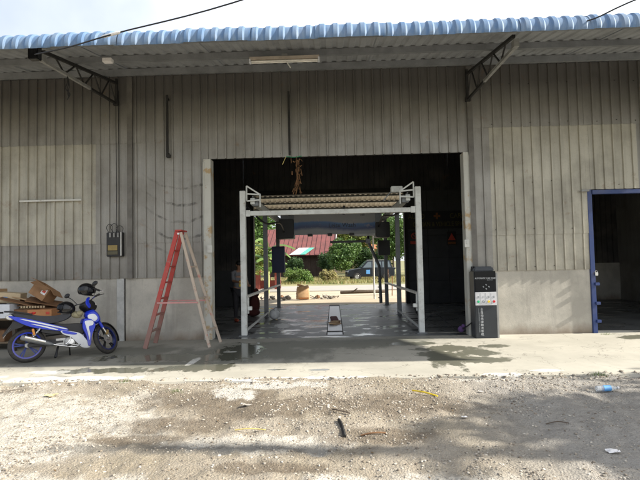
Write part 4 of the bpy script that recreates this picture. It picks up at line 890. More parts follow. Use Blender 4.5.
def helmet(loc, rot, lab, sc=1., visor_up=False):
    h = empty('helmet', loc, 0, lab, 'helmet', 'helmets on the motorcycle'); h.rotation_euler = rot
    vs = []; fs = []; seg, rg = 28, 14
    for i in range(rg+1):
        t_ = R(90)-R(128)*i/rg
        for j in range(seg):
            a = 2*PI*j/seg; x, y, z = .150*math.cos(t_)*math.cos(a), .125*math.cos(t_)*math.sin(a), .135*math.sin(t_)
            if x > 0 and z < .02: x *= .80; 
            vs.append((x*sc, y*sc, z*sc))
    for i in range(rg):
        for j in range(seg):
            j2 = (j+1) % seg; fs.append((i*seg+j, i*seg+j2, (i+1)*seg+j2, (i+1)*seg+j))
    sh = MB().add(vs, fs).build('shell', M['gloss_black'], h, True); sm = sh.modifiers.new('thick', 'SOLIDIFY'); sm.thickness = .02; sm.offset = -1
    # visor: strip of a slightly larger ellipsoid
    vs = []; fs = []; n1, n2 = 16, 5
    for i in range(n2+1):
        t_ = R(38)-R(48)*i/n2
        for j in range(n1+1):
            a = R(-72)+R(144)*j/n1; p = Vector((.160*math.cos(t_)*math.cos(a), .133*math.cos(t_)*math.sin(a), .14*math.sin(t_)))*sc
            if visor_up: p = Matrix.Rotation(R(-48), 3, 'Y') @ p*1.12
            vs.append(p)
    for i in range(n2):
        for j in range(n1): fs.append((i*(n1+1)+j, i*(n1+1)+j+1, (i+1)*(n1+1)+j+1, (i+1)*(n1+1)+j))
    vz = MB().add(vs, fs).build('visor', M['screen'], h, True); sm = vz.modifiers.new('thick', 'SOLIDIFY'); sm.thickness = .004
    MB().torus(.118*sc, .008*sc, (.01, 0, -.075*sc), 'z', 28, 6).build('rim_trim', M['rubber'], h, True)
    return h
bm_ = Matrix.Translation(bk.location) @ Matrix.Rotation(R(35), 4, 'Z') @ LEAN
h1 = helmet(bm_ @ Vector((.30, -.02, 1.17)), (0, R(12), R(15)), 'black helmet with raised visor and peak, perched on the handlebar', 1.0)
# peak with a light edge
b = MB(); vs = []; fs = []
for i in range(9):
    a = R(-50+100*i/8); vs += [(.13*math.cos(a), .12*math.sin(a), .07), (.13+.145*math.cos(a*.8), .115*math.sin(a), .035)]
for i in range(8): fs.append((2*i, 2*i+2, 2*i+3, 2*i+1))
pk = b.add(vs, fs).build('peak', M['black'], h1, True); sm = pk.modifiers.new('thick', 'SOLIDIFY'); sm.thickness = .012
b = MB().tube([(.13+.148*math.cos(R(-50+100*i/8)*.8), .118*math.sin(R(-50+100*i/8)), .034) for i in range(9)], .008, 6).build('peak_edge', M['paper'], h1, True)
h2 = helmet(bm_ @ Vector((-.03, -.03, .86)), (0, R(-10), R(200)), 'black helmet resting on the front of the seat', .98)
t = tag(MB().ell((0, 0, 0), (.10, .07, .055), 14, 8, (0, .3, .4)).ell((.07, 0, .03), (.06, .06, .05), 12, 8).ell((-.05, .02, .03), (.06, .05, .05), 12, 8).build('crumpled_raincoat', simple('khaki_cloth', (.30, .27, .17), .9, 0, .4, 20, .4), smooth=True, loc=bm_ @ Vector((.12, -.06, .74))), 'crumpled khaki raincoat stuffed behind the handlebar of the motorcycle', 'cloth')

# ------------------------------------------------------------------ cardboard boxes and the table under them
T = empty('work_table', (-6.55, 9.55, 0), 0, 'low dark wooden table piled with cardboard against the left wall', 'table')
MB().bb((-1.6, -.42, .60), (.42, .42, .645)).build('tabletop', M['wood'], T, bevel=.004)
for x in (-1.5, .34):
    for y in (-.34, .34): MB().bb((x-.03, y-.03, 0), (x+.03, y+.03, .6)).build('leg', M['dark_wood'], T)
MB().bb((-1.6, -.30, .14), (.36, .36, .17)).build('lower_shelf', M['wood'], T)
MB().bb((-1.6, .34, .17), (.36, .36, .6)).build('back_board', M['dark_wood'], T)
def carton(loc, rot, dim, mat, lab, flaps=(), group=None, name='cardboard_box', extra=None):
    c = empty(name, loc, 0, lab, 'box', group); c.rotation_euler = rot; x, y, z = dim; th = .006
    if flaps:
        b = MB().bb((-x/2, -y/2, 0), (x/2, y/2, th)).bb((-x/2, -y/2, th), (-x/2+th, y/2, z)).bb((x/2-th, -y/2, th), (x/2, y/2, z)).bb((-x/2+th, -y/2, th), (x/2-th, -y/2+th, z)).bb((-x/2+th, y/2-th, th), (x/2-th, y/2, z))
    else: b = MB().bb((-x/2, -y/2, 0), (x/2, y/2, z))
    b.build('body', mat, c, bevel=0 if flaps else .004)
    for side, ang in flaps:
        L_ = .5*min(x, y); a = R(ang)
        if side in '+-':
            s_ = 1 if side == '+' else -1; p0 = Vector((s_*x/2, 0, z)); p1 = p0+Vector((s_*math.sin(a)*L_, 0, math.cos(a)*L_)); MB().bar(p0, p1, y*.98, .005, (s_*math.cos(a), 0, -math.sin(a))).build('flap', mat, c)
        else:
            s_ = 1 if side == 'b' else -1; p0 = Vector((0, s_*y/2, z)); p1 = p0+Vector((0, s_*math.sin(a)*L_, math.cos(a)*L_)); MB().bar(p0, p1, x*.98, .005, (0, s_*math.cos(a), -math.sin(a))).build('flap', mat, c)
    if extra:
        for nm, a_, c2, mt in extra: MB().bb(a_, c2).build(nm, mt, c)
    return c
Z0 = .648; gb = 'cardboard boxes piled on the table'
carton((-6.79, 9.32, Z0), (0, 0, .05), (.42, .40, .27), M['card_pale'], 'pale plain cardboard box at the left front of the table', group=gb)
carton((-6.86, 9.40, Z0+.275), (0, 0, -.1), (.46, .40, .27), M['card'], 'upper left cardboard box stacked on the pale one', group=gb, extra=[('blue_mark', (.02, -.203, .10), (.10, -.2, .15), M['sticker_blue'])])
c_ = carton((-6.42, 9.42, Z0+.27), (.0, .10, .2), (.42, .30, .20), M['card_pale'], 'pale box with a small blue mark beside the upper left box', group=gb, extra=[('blue_mark', (-.10, -.153, .07), (-.02, -.15, .12), M['sticker_blue'])])
carton((-6.38, 9.20, Z0), (0, 0, .04), (.33, .30, .26), M['white_card'], 'white carton with a black handle slot on the table', group=gb, extra=[('handle_slot', (-.06, -.153, .09), (.05, -.15, .125), M['black_ink'])])
for i, (x, y, z, rx, ry, rz, w_, d_, m_) in enumerate(((-6.08, 9.50, .86, 0, .02, .1, .9, .4, 'card_dark'), (-6.02, 9.34, .91, .1, .26, .15, 1.0, .34, 'card_dark'), (-6.15, 9.42, .99, -.1, .20, -.1, .75, .3, 'card'), (-5.72, 9.36, .93, .2, .22, .3, .6, .32, 'card_dark'), (-6.0, 9.55, .80, 0, 0, .0, .8, .4, 'card'))):
    tag(MB().box((0, 0, 0), (w_, d_, .022), (rx, ry, rz)).build('flattened_carton', M[m_], loc=(x, y, z), bevel=.003), ('flattened brown carton lowest in the pile behind the motorcycle', 'long brown flattened carton sloping across the middle of the pile', 'lighter brown flattened carton on top of the pile', 'short dark flattened carton under the open box', 'flat tan carton at the back of the pile')[i], 'cardboard', 'flattened cartons')
b = MB()
for i in range(9): b.box((-6.05+i*.055, 9.17, .845), (.03, .02, .035), (.2, .1, .3))
tag(b.build('torn_corrugation', M['card_pale']), 'torn pale corrugated edge strip sticking out of the carton pile', 'cardboard', None)
carton((-5.98, 9.36, Z0), (0, 0, .0), (.50, .34, .15), M['card_dark'], 'dark brown low carton in the middle of the table', group=gb)
carton((-5.63, 9.22, Z0), (0, 0, .04), (.46, .34, .15), simple('orange_carton', (.48, .22, .09), .8, 0, .25, 6), 'flat orange printed carton at the right end of the table', group=gb, extra=[('red_print', (-.20, -.173, .05), (-.10, -.17, .10), M['red_ink']), ('red_print', (.12, -.173, .06), (.19, -.17, .11), M['red_ink'])])
c_ = carton((-5.77, 9.30, 1.00), (R(-18), R(28), R(-12)), (.36, .30, .27), simple('box_brown', (.30, .165, .08), .85, 0, .25, 5, .15), 'open brown box with a white label tipped on top of the pile', flaps=(('+', 115), ('-', 95), ('f', 120)), group=gb)
MB().box((.10, -.154, .17), (.11, .004, .12)).build('label', M['paper'], c_); MB().box((.10, -.158, .17), (.07, .003, .05)).build('label_print', M['red_ink'], c_)
for i, (x, h_) in enumerate(((-6.9, .30), (-6.6, .22))): carton((x, 9.4, .172), (0, 0, .1*i), (.28, .3, h_), M['card_dark'], ('brown carton on the lower shelf, left', 'smaller brown carton on the lower shelf')[i], group=gb)

# ------------------------------------------------------------------ person standing inside the bay
P_ = empty('person', (-2.66, 13.35, 0), R(-60), 'person in a grey shirt and dark trousers reaching forward behind the left gantry post', 'person')
def skin_fig(name, joints, edges, mat, parent, sub=2, root=0):
    me = bpy.data.meshes.new(name); me.from_pydata([j[0] for j in joints], edges, []); me.materials.append(mat); o = link(name, me, parent)
    sk = o.modifiers.new('skin', 'SKIN'); 
    for i, j in enumerate(joints):
        sv = me.skin_vertices[0].data[i]; r_ = j[1]; sv.radius = r_ if isinstance(r_, tuple) else (r_, r_); sv.use_root = (i == root)
    o.modifiers.new('sub', 'SUBSURF').levels = sub; o.modifiers['sub'].render_levels = sub
    me.polygons.foreach_set('use_smooth', [True]*len(me.polygons)); sk.use_smooth_shade = True
    return o
def ensure_skin(me):
    bm = bmesh.new(); bm.from_mesh(me); bm.verts.layers.skin.verify(); bm.to_mesh(me); bm.free()
_old = skin_fig
def skin_fig(name, joints, edges, mat, parent, sub=2, root=0):
    me = bpy.data.meshes.new(name); me.from_pydata([j[0] for j in joints], edges, []); ensure_skin(me); me.materials.append(mat); o = link(name, me, parent)
    sk = o.modifiers.new('skin', 'SKIN'); sk.use_smooth_shade = True
    for i, j in enumerate(joints):
        sv = me.skin_vertices[0].data[i]; r_ = j[1]; sv.radius = r_ if isinstance(r_, tuple) else (r_, r_); sv.use_root = (i == root)
    sb = o.modifiers.new('sub', 'SUBSURF'); sb.levels = sub; sb.render_levels = sub
    return o
# body faces +x; y left
J = [((0, 0, .88), (.10, .13)), ((.0, 0, 1.05), (.09, .12)), ((.03, 0, 1.25), (.10, .14)), ((.04, 0, 1.36), (.07, .10)), ((.06, 0, 1.42), .05), ((.08, 0, 1.49), .06), ((.09, 0, 1.56), (.085, .075)), ((.09, 0, 1.62), .055),
     ((.03, .17, 1.33), .05), ((.10, .21, 1.10), .042), ((.30, .17, 1.02), .033), ((.37, .16, 1.01), .024), ((.03, -.17, 1.33), .05), ((.16, -.20, 1.12), .042), ((.38, -.14, 1.10), .033), ((.45, -.13, 1.09), .024),
     ((0, .09, .82), .085), ((.02, .10, .46), .058), ((-.03, .10, .08), .036), ((0, -.09, .82), .085), ((.05, -.10, .46), .058), ((.02, -.10, .08), .036), ((.11, .11, .035), .030), ((.16, -.11, .035), .030)]
E_ = [(0, 1), (1, 2), (2, 3), (3, 4), (4, 5), (5, 6), (6, 7), (3, 8), (8, 9), (9, 10), (10, 11), (3, 12), (12, 13), (13, 14), (14, 15), (0, 16), (16, 17), (17, 18), (0, 19), (19, 20), (20, 21), (18, 22), (21, 23)]
body = skin_fig('body', J, E_, M['skin'], P_)
jj = lambda ids, k: [(J[i][0], (tuple(r*k for r in J[i][1]) if isinstance(J[i][1], tuple) else J[i][1]*k)) for i in ids]
skin_fig('shirt', jj([0, 1, 2, 3, 8, 9, 12, 13], 1.22), [(0, 1), (1, 2), (2, 3), (3, 4), (4, 5), (3, 6), (6, 7)], M['shirt'], P_)
skin_fig('trousers', jj([0, 16, 17, 18, 19, 20, 21], 1.28), [(0, 1), (1, 2), (2, 3), (0, 4), (4, 5), (5, 6)], M['trouser'], P_)
for s_, dx in ((1, .02), (-1, .07)): MB().ell((dx+.03, s_*.105, .045), (.14, .055, .045), 14, 8).build('shoe', M['shoe'], P_, True)
MB().ell((.075, 0, 1.60), (.105, .09, .085), 16, 10).build('hair', M['hair'], P_, True)
MB().ell((.175, 0, 1.545), (.018, .013, .02), 8, 6).build('nose', M['skin'], P_, True)
for s_ in (-1, 1): MB().ell((.09, s_*.085, 1.55), (.02, .012, .03), 8, 6).build('ear', M['skin'], P_, True); MB().ell((.165, s_*.03, 1.565), (.01, .012, .008), 8, 6).build('eye', M['black'], P_, True)
for base, s_ in ((J[11][0], 1), (J[15][0], -1)):
    bx, by, bz = base
    for f_ in range(4):
        y_ = by+(f_-1.5)*.019; l_ = (.06, .07, .066, .05)[f_]
        MB().tube([(bx-.01, y_, bz), (bx+.03+l_*.5, y_, bz+.002), (bx+.03+l_*.8, y_, bz-.022), (bx+.03+l_*.75, y_, bz-.045)], [.010, .009, .008, .007], 8).build('finger', M['skin'], P_, True)
    MB().tube([(bx, by-s_*.02, bz), (bx+.03, by-s_*.045, bz-.01), (bx+.06, by-s_*.04, bz-.025)], [.011, .010, .008], 8).build('thumb', M['skin'], P_, True)
wp = P_.matrix_basis @ Vector((.47, -.13, 1.04)) if False else Matrix.Translation(P_.location) @ Matrix.Rotation(R(-60), 4, 'Z') @ Vector((.50, -.13, 1.07))
t = empty('spray_bottle', wp, 0, 'small yellow bottle held in the outstretched hand', 'bottle')
MB().lathe([(0, -.09), (.03, -.09), (.032, 0), (.014, .04), (.014, .06), (0, .06)], (0, 0, 0), 'z', 14).build('bottle_body', M['yellow_dot'], t, True); MB().box((.01, 0, .075), (.06, .025, .03)).build('trigger_head', M['orange_ink'], t, bevel=.005)
# things beside the left rail
tag(MB().ell((-1.70, 13.6, .15), (.15, .12, .15), 14, 10).ell((-1.66, 13.55, .28), (.06, .05, .06), 10, 6).build('white_bag', simple('white_plastic_bag', (.55, .57, .58), .5, 0, .25, 15, .4), smooth=True), 'white plastic bag on the wet floor beside the left rail', 'bag')
tag(MB().ell((-2.42, 14.6, .35), (.16, .14, .30), 14, 10).ell((-2.36, 14.55, .70), (.09, .09, .14), 12, 8).ell((-2.46, 14.5, .12), (.22, .18, .12), 12, 8).build('red_cloth_heap', simple('dark_red_cloth', (.06, .012, .01), .9), smooth=True), 'dark red cloth heap beside the left guide rail', 'cloth')
tag(MB().tube([(6.55, 14.5, 0), (7.35, 16.8, 3.6)], .05, 8).build('leaning_pole', M['grey_steel'], smooth=True), 'pole leaning in the dark room behind the blue door frame', 'pole')
tag(MB().bb((5.6, 16.8, 0), (6.6, 17.5, .05)).bb((5.6, 16.8, .05), (5.68, 17.5, .7)).bb((6.52, 16.8, .05), (6.6, 17.5, .7)).bb((5.6, 16.8, .7), (6.6, 17.5, .75)).build('workbench', M['dark_wood']), 'low bench standing in the dark room on the right', 'bench')

# ------------------------------------------------------------------ back yard
t = empty('paper_sack', (-1.36, 20.9, 0), .2, 'crumpled brown paper sack standing in the back yard', 'sack')
vs = []; fs = []; sg, rn = 16, 9
for i in range(rn+1):
    z = i/rn
    for j in range(sg):
        a = 2*PI*j/sg; c_, s_ = math.cos(a), math.sin(a); q = (abs(c_)**4+abs(s_)**4)**-.25
        rx, ry = .29*(1-.18*z**3)*(1+random.uniform(-.05, .05)), .2*(1-.55*z**3)*(1+random.uniform(-.06, .06)); vs.append((rx*c_*q, ry*s_*q, z*.56*(1+.04*math.sin(a*2+1))+.03*c_*z))
for i in range(rn):
    for j in range(sg): j2 = (j+1) % sg; fs.append((i*sg+j, i*sg+j2, (i+1)*sg+j2, (i+1)*sg+j))
fs.append(tuple(rn*sg+j for j in range(sg))); MB().add(vs, fs).build('sack_body', M['sack'], t, True)
MB().box((-.08, 0, .58), (.34, .10, .09), (.2, .3, .1)).build('rolled_top', M['sack'], t, bevel=.02); MB().box((.02, -.2, .04), (.4, .02, .08)).build('orange_band', M['orange_ink'], t)
for i, (x, y, s_) in enumerate(((-2.75, 21.6, .17), (-2.4, 21.9, .15), (-2.05, 21.4, .17), (-2.2, 20.9, .12), (-.75, 21.5, .15), (-.42, 21.7, .13), (-.2, 21.3, .11), (-3.0, 21.2, .12), (-.55, 21.0, .08))):
    rb_ = MB().ell((0, 0, s_*.25), (s_*.95, s_*.75, s_*.5), 7, 5, (.3*random.random(), .3*random.random(), random.random())); rb_.v = [(p[0]*random.uniform(.8, 1.2), p[1]*random.uniform(.8, 1.2), p[2]*random.uniform(.8, 1.25)) for p in rb_.v]
    o = rb_.build('rock', M[('stone', 'card_dark', 'stone')[i % 3]], loc=(x, y, 0))
    tag(o, ['largest pale rock left of the sack, leftmost but one','brown rock in the row left of the sack','grey rock nearest the left side of the sack','low rock just in front of the row left of the sack','pale rock right of the sack','brown rock second to the right of the sack','small rock at the right end of the rubble row','rock at the far left end of the rubble row','smallest rock in front of the right-hand rubble'][i], 'rock', 'rocks around the paper sack')
t = tag(MB().tube([(.3, 23.2, .1), (1.2, 23.0, .14), (2.6, 23.3, .1)], [.07, .09, .06], 8).tube([(.9, 23.05, .14), (1.1, 22.9, .3)], .03, 6).build('fallen_log', M['bark'], smooth=True), 'fallen grey log lying across the sandy back yard', 'log')
for i, x in enumerate((2.05, 2.4, 2.62)): tag(MB().tube([(x, 21.5+.2*i, 0), (x+.03, 21.5+.2*i, .9+.3*(i % 2))], .022, 6).build('rusty_stake', simple('rust%d' % i, (.28, .13, .06), .9)), ['rusty stake nearest the white post in the yard','middle one of three rusty stakes in the yard','rusty stake farthest right of the white post'][i], 'stake', 'rusty stakes in the yard')
t = empty('brick_counter', (-4.3, 29.0, 0), 0, 'low brick red counter with an orange slab top behind the bay', 'counter')
for x in (-.9, -.3, .3, .9): MB().bb((x-.16, -.16, 0), (x+.16, .16, 1.05)).build('pillar', M['brickred'], t, bevel=.01)
MB().bb((-1.1, -.02, .05), (1.1, .1, .55)).build('infill', M['brickred'], t); MB().bb((-1.25, -.3, 1.052), (1.25, .3, 1.26)).build('slab', M['tabletop'], t, bevel=.02)
jk = MB()
for i in range(26):
    x = random.choice((random.uniform(-3.2, -1.8), random.uniform(-1.0, .3))); jk.bar((x, random.uniform(20.8, 22.2), .02), (x+random.uniform(-.4, .4), random.uniform(20.8, 22.2), random.uniform(.02, .12)), .03, .02)
tag(jk.build('wood_scraps', M['bark']), 'scattered broken sticks and wood scraps around the paper sack', 'scrap wood', kind='stuff')
# old house with a rusty roof
H = empty('old_house', (-3.1, 52, 0), R(-4), 'old timber house with a faded red metal roof patched white and green', 'house')
b = MB()
MB().bb((-4.2, 0, -.2), (3.0, 7.5, 2.5)).build('wall', M['hut_wall'], H)
for i in range(12): MB().bb((-4.15+i*.6, -.04, -.1), (-4.15+i*.6+.56, -.005, 2.42)).build('wall_board', M['hut_wall'], H)
MB().bb((-1.4, -.07, .9), (-.4, -.045, 1.8)).build('window', M['black'], H)
rz0, rz1, ry0, ry1 = 2.35, 5.5, -.9, 4.0
rf = None
n_ = 16; W0, W1 = -5.0, 3.3
for i in range(n_):
    x0 = W0+(W1-W0)*i/n_; x1 = W0+(W1-W0)*(i+1)/n_
    P4 = [(x0, ry0, rz0), (x1-.02, ry0, rz0), (x1-.02, ry1, rz1), (x0, ry1, rz1)]
    b = MB().add([*P4, *[(p[0], p[1]+.02, p[2]-.05) for p in P4]], [(0, 1, 2, 3), (7, 6, 5, 4), (0, 4, 5, 1), (1, 5, 6, 2), (2, 6, 7, 3), (3, 7, 4, 0)])
    b.bar((x0, ry0, rz0+.03), (x0, ry1, rz1+.03), .06, .04)
    s_ = b.build('roof_sheet', M['rust_roof'], H)
P4 = [(W0, ry1, rz1), (W1, ry1, rz1), (W1, 8.8, rz0), (W0, 8.8, rz0)]; MB().add([*P4, *[(p[0], p[1], p[2]-.06) for p in P4]], [(0, 1, 2, 3), (7, 6, 5, 4), (0, 4, 5, 1), (1, 5, 6, 2), (2, 6, 7, 3)]).build('rear_roof', M['rust_roof'], H)
MB().add([(3.0, 0, 2.4), (3.0, 7.9, 2.4), (3.0, 4.0, 5.3), (2.9, 0, 2.4), (2.9, 7.9, 2.4), (2.9, 4.0, 5.3)], [(0, 1, 2), (5, 4, 3), (0, 3, 4, 1), (1, 4, 5, 2), (2, 5, 3, 0)]).build('gable', M['hut_wall'], H)
MB().bar((W1+.02, ry0, rz0+.02), (W1+.02, ry1, rz1+.02), .06, .16).build('barge_board', M['roof_white'], H)
sl_ = (rz1-rz0)/(ry1-ry0)
for xa, xb, sh, mt, nm in ((-1.55, -.45, .9, 'roof_white', 'white_patch'), (-.43, .15, .9, 'roof_green', 'green_patch')):
    pp = [(xa, ry0, rz0+.075), (xb, ry0, rz0+.075), (xb+sh, ry0+1.15, rz0+.075+1.15*sl_), (xa+sh, ry0+1.15, rz0+.075+1.15*sl_)]
    MB().add([*pp, *[(p[0], p[1], p[2]-.02) for p in pp]], [(0, 1, 2, 3), (7, 6, 5, 4), (0, 4, 5, 1), (1, 5, 6, 2), (2, 6, 7, 3), (3, 7, 4, 0)]).build(nm, M[mt], H)
H2 = empty('far_house', (3.8, 72, 0), 0, 'cream house with an orange roof glimpsed between the far trees', 'house')
MB().bb((-5, 0, -.2), (5, 7, 3.4)).build('wall', M['house_yellow'], H2)
MB().add([(-5.5, -.6, 3.4), (5.5, -.6, 3.4), (5.5, 7.6, 3.4), (-5.5, 7.6, 3.4), (-3, 3.5, 5.4), (3, 3.5, 5.4)], [(0, 1, 5, 4), (1, 2, 5), (2, 3, 4, 5), (3, 0, 4), (3, 2, 1, 0)]).build('roof', M['house_roof'], H2)
for x in (-3, 0, 3): w_ = MB().bb((x-.6, -.04, 1.0), (x+.6, .0, 2.3)).build('window', M['paper'], H2); MB().bb((x-.5, -.06, 1.1), (x+.5, -.045, 2.2)).build('pane', M['car_glass'], w_)
# parked car beyond the road
V = empty('parked_car', (3.0, 39.9, 0), R(187), 'dark blue-grey off-road car parked beyond the yard, blue sticker on its door', 'car')
MB().pillow([(2.25, .55), (2.2, .92), (1.9, 1.02), (1.0, 1.12), (-2.1, 1.15), (-2.25, .9), (-2.22, .45), (-1.9, .36), (1.9, .36)], -.88, .88, 5, .05, .12).build('body', M['car_paint'], V, True)
cabn = MB().add([(1.05, -.80, 1.08), (1.05, .80, 1.08), (-2.05, .80, 1.08), (-2.05, -.80, 1.08), (.35, -.66, 1.78), (.35, .66, 1.78), (-1.85, .66, 1.80), (-1.85, -.66, 1.80)], [(0, 1, 5, 4), (1, 2, 6, 5), (2, 3, 7, 6), (3, 0, 4, 7), (4, 5, 6, 7)]).build('cabin', M['car_paint'], V, bevel=.06)
for s_ in (-1, 1):
    for xa, xb, ta, tb in ((.85, .0, .30, -.02), (-.1, -.95, -.12, -.95), (-1.05, -1.85, -1.05, -1.72)):
        q = lambda x, k: (x, s_*(.80-.14*k+.012), 1.08+.70*k)
        MB().add([q(xa, .12), q(xb, .12), q(tb, .86), q(ta, .86)], [(0, 1, 2, 3)]).build('side_window', M['car_glass'], V)
MB().add([(1.0, -.70, 1.17), (1.0, .70, 1.17), (.43, .60, 1.71), (.43, -.60, 1.71)], [(0, 1, 2, 3)]).build('windscreen', M['car_glass'], V)
for x in (1.42, -1.38):
    for s_ in (-1, 1):
        wl = MB().torus(.27, .10, (x, s_*.80, .36), 'y', 28, 10, 1.1).build('wheel', M['rubber'], V, True)
        MB().lathe([(0, -.03), (.17, -.05), (.22, 0), (.17, .05), (0, .03)], (x, s_*.86, .36), 'y', 20).build('rim', M['alloy'], wl, True)
        MB().torus(.40, .035, (x, s_*.86, .38), 'y', 28, 6).build('wheel_arch', M['black'], V, True)
for s_ in (-1, 1): MB().ell((2.12, s_*.66, .82), (.16, .18, .10), 12, 8).build('headlight', M['clear_lens'], V, True); MB().box((1.0, s_*.96, 1.15), (.12, .14, .12)).build('mirror', M['car_paint'], V, bevel=.02)
MB().box((2.22, 0, .78), (.06, .8, .16)).build('grille', M['alloy'], V); MB().box((2.24, 0, .48), (.12, 1.6, .22)).build('bumper', M['black'], V, bevel=.03)
for s_ in (-1, 1): MB().box((.35, s_*.885, .78), (.36, .012, .36)).build('sticker', M['sticker_blue'], V)
MB().box((-.7, .55, 1.84), (1.8, .04, .04)).box((-.7, -.55, 1.84), (1.8, .04, .04)).build('roof_rack', M['alloy'], V)

V.scale = (.86, .86, .90)
# ------------------------------------------------------------------ vegetation
def leaves_np(centers, size, seed, drop=.3, asp=.55):
    r_ = np.random.default_rng(seed); n = len(centers)
    d = r_.normal(size=(n, 3)); d[:, 2] = d[:, 2]*.6-drop; d /= np.linalg.norm(d, axis=1)[:, None]; u = r_.normal(size=(n, 3)); u -= d*(u*d).sum(1)[:, None]; u /= np.linalg.norm(u, axis=1)[:, None]
    s_ = size*r_.uniform(.6, 1.3, n)[:, None]; nn = np.cross(d, u)
    v0 = centers-d*s_*.5; v1 = centers+u*s_*asp*.5+nn*s_*.08; v2 = centers+d*s_*.5; v3 = centers-u*s_*asp*.5+nn*s_*.08
    V = np.stack([v0, v1, v2, v3], 1).reshape(-1, 3); F = np.arange(4*n).reshape(n, 4); return V, F
def tree(name, loc, h, rad, mat, n, leaf, lab, seed, squash=.8, trunk=.12, cz=None, grp='trees and bushes beyond the road', cat='tree', clumps=22):
    r_ = np.random.default_rng(seed); T_ = empty(name, loc, 0, lab, cat, grp); cz = cz or h-rad*squash
    cl = r_.normal(size=(clumps, 3)); cl /= np.linalg.norm(cl, axis=1)[:, None]; cl *= (r_.random((clumps, 1))**.4)*np.array([rad, rad, rad*squash])*.78; cl[:, 2] += cz
    cr = rad*r_.uniform(.22, .42, clumps)
    k_ = r_.integers(0, clumps, n); p = r_.normal(size=(n, 3)); p /= np.linalg.norm(p, axis=1)[:, None]; p *= (r_.random((n, 1))**.45)*cr[k_][:, None]; p += cl[k_]; p[:, 2] = np.maximum(p[:, 2], .03)
    Vv, Ff = leaves_np(p, leaf, seed+1); np_mesh('crown', Vv, Ff, mat, T_)
    b = MB(); b.tube([(0, 0, -.2), (r_.uniform(-.1, .1), 0, cz*.5), (0, 0, cz)], [trunk, trunk*.45], 8, 3)
    for i in range(min(12, clumps)):
        z0 = cz*(.4+.05*(i % 6)); b.tube([(0, 0, z0), tuple(cl[i]*np.array([.5, .5, 1])-np.array([0, 0, .2*cr[i]])), tuple(cl[i])], [trunk*.4, trunk*.12], 6, 2)
    b.build('trunk', M['bark'], T_, True); return T_
tree('bushy_tree', (1.2, 46, 0), 4.2, 2.3, M['leaf'], 9000, .22, 'bushy green tree right of the old house', 31)
tree('bushy_tree', (3.4, 47, 0), 3.2, 1.8, M['leaf_dark'], 6000, .22, 'dark green bush behind the parked car', 32, .8)
tree('bushy_tree', (-.6, 49, 0), 2.6, 1.3, M['leaf_dark'], 4200, .18, 'low dark bush growing against the old house wall', 33)
tree('bushy_tree', (-3.9, 48.5, 0), 2.2, 1.1, M['leaf_dark'], 4200, .16, 'small dark bush at the left of the old house wall', 34)
tree('shade_tree', (6.2, 50, 0), 6.5, 3.2, M['leaf'], 9000, .26, 'tall green tree behind the rear right post', 35)
tree('shade_tree', (2.8, 62, 0), 7.5, 3.6, M['leaf_yel'], 9000, .34, 'tall yellow-green tree above the cream house', 36)
tree('shade_tree', (-2.5, 66, 0), 9.5, 4.5, M['leaf_yel'], 9000, .4, 'pale tall tree rising behind the red roof', 37)
tree('shade_tree', (-11, 60, 0), 9, 5, M['leaf'], 9000, .4, 'broad tree behind the banana plants', 38)
tree('shade_tree', (9, 66, 0), 9, 5, M['leaf'], 8000, .4, 'broad tree far right beyond the road', 39)
tree('shade_tree', (8.6, 52, 0), 5.5, 2.6, M['leaf'], 6000, .26, 'mid green tree between the rear jamb and the parked car', 48)
tree('shade_tree', (12, 46, 0), 7, 3.6, M['leaf_dark'], 6000, .34, 'dark tree at the far right beyond the road', 40)
tree('grass_bush', (-2.7, 36.5, 0), 1.0, 1.3, M['grass'], 5200, .16, 'bright green weed clump at the edge of the dry grass', 41, .55, .03, .45, cat='bush')
tree('grass_bush', (-.4, 38, 0), 1.2, .8, M['dry_grass'], 2200, .16, 'dry straw coloured weed heap behind the paper sack', 42, .7, .03, .45, cat='bush')
tree('roadside_tree', (13.0, 3.8, -.1), 6.7, 2.5, M['leaf'], 22000, .21, 'leafy tree beyond the right edge of the lot', 43, .75, .14, 4.6, 'trees at the right of the lot', clumps=54)
# banana plant by the rear left
bp = empty('banana_plant', (-3.55, 25.5, 0), 0, 'banana plant with broad pale green leaves beyond the left gantry post', 'plant')
MB().tube([(0, 0, 0), (.05, 0, 1.2), (.0, .05, 2.3)], [.13, .07], 10, 3).build('stem', simple('banana_stem', (.28, .30, .12), .7), bp, True)
for i in range(17):
    a = 2*PI*i/17*2.4; el = random.uniform(.4, 1.3); Ln = random.uniform(1.1, 1.9); z0 = random.uniform(.9, 2.4); N_ = 9; vs = []; fs = []
    for j in range(N_+1):
        k_ = j/N_; rr = Ln*k_*math.cos(el*(1-k_*.5)); z = z0+Ln*(math.sin(el)*k_-.75*k_*k_); w_ = .23*math.sin(PI*min(1, k_*.93+.05))**.6; c_, s_ = math.cos(a), math.sin(a)
        vs += [(c_*rr-s_*w_, s_*rr+c_*w_, z-.08), (c_*rr, s_*rr, z), (c_*rr+s_*w_, s_*rr-c_*w_, z-.08)]
    for j in range(N_): fs += [(3*j, 3*j+1, 3*j+4, 3*j+3), (3*j+1, 3*j+2, 3*j+5, 3*j+4)]
    MB().add(vs, fs).build('leaf', M['banana'], bp, True)
tree('shrub', (-4.6, 27, 0), 3.2, 1.3, M['leaf_yel'], 3200, .2, 'yellow-green shrub beside the banana plant', 44, 1.0, .06, cat='bush')
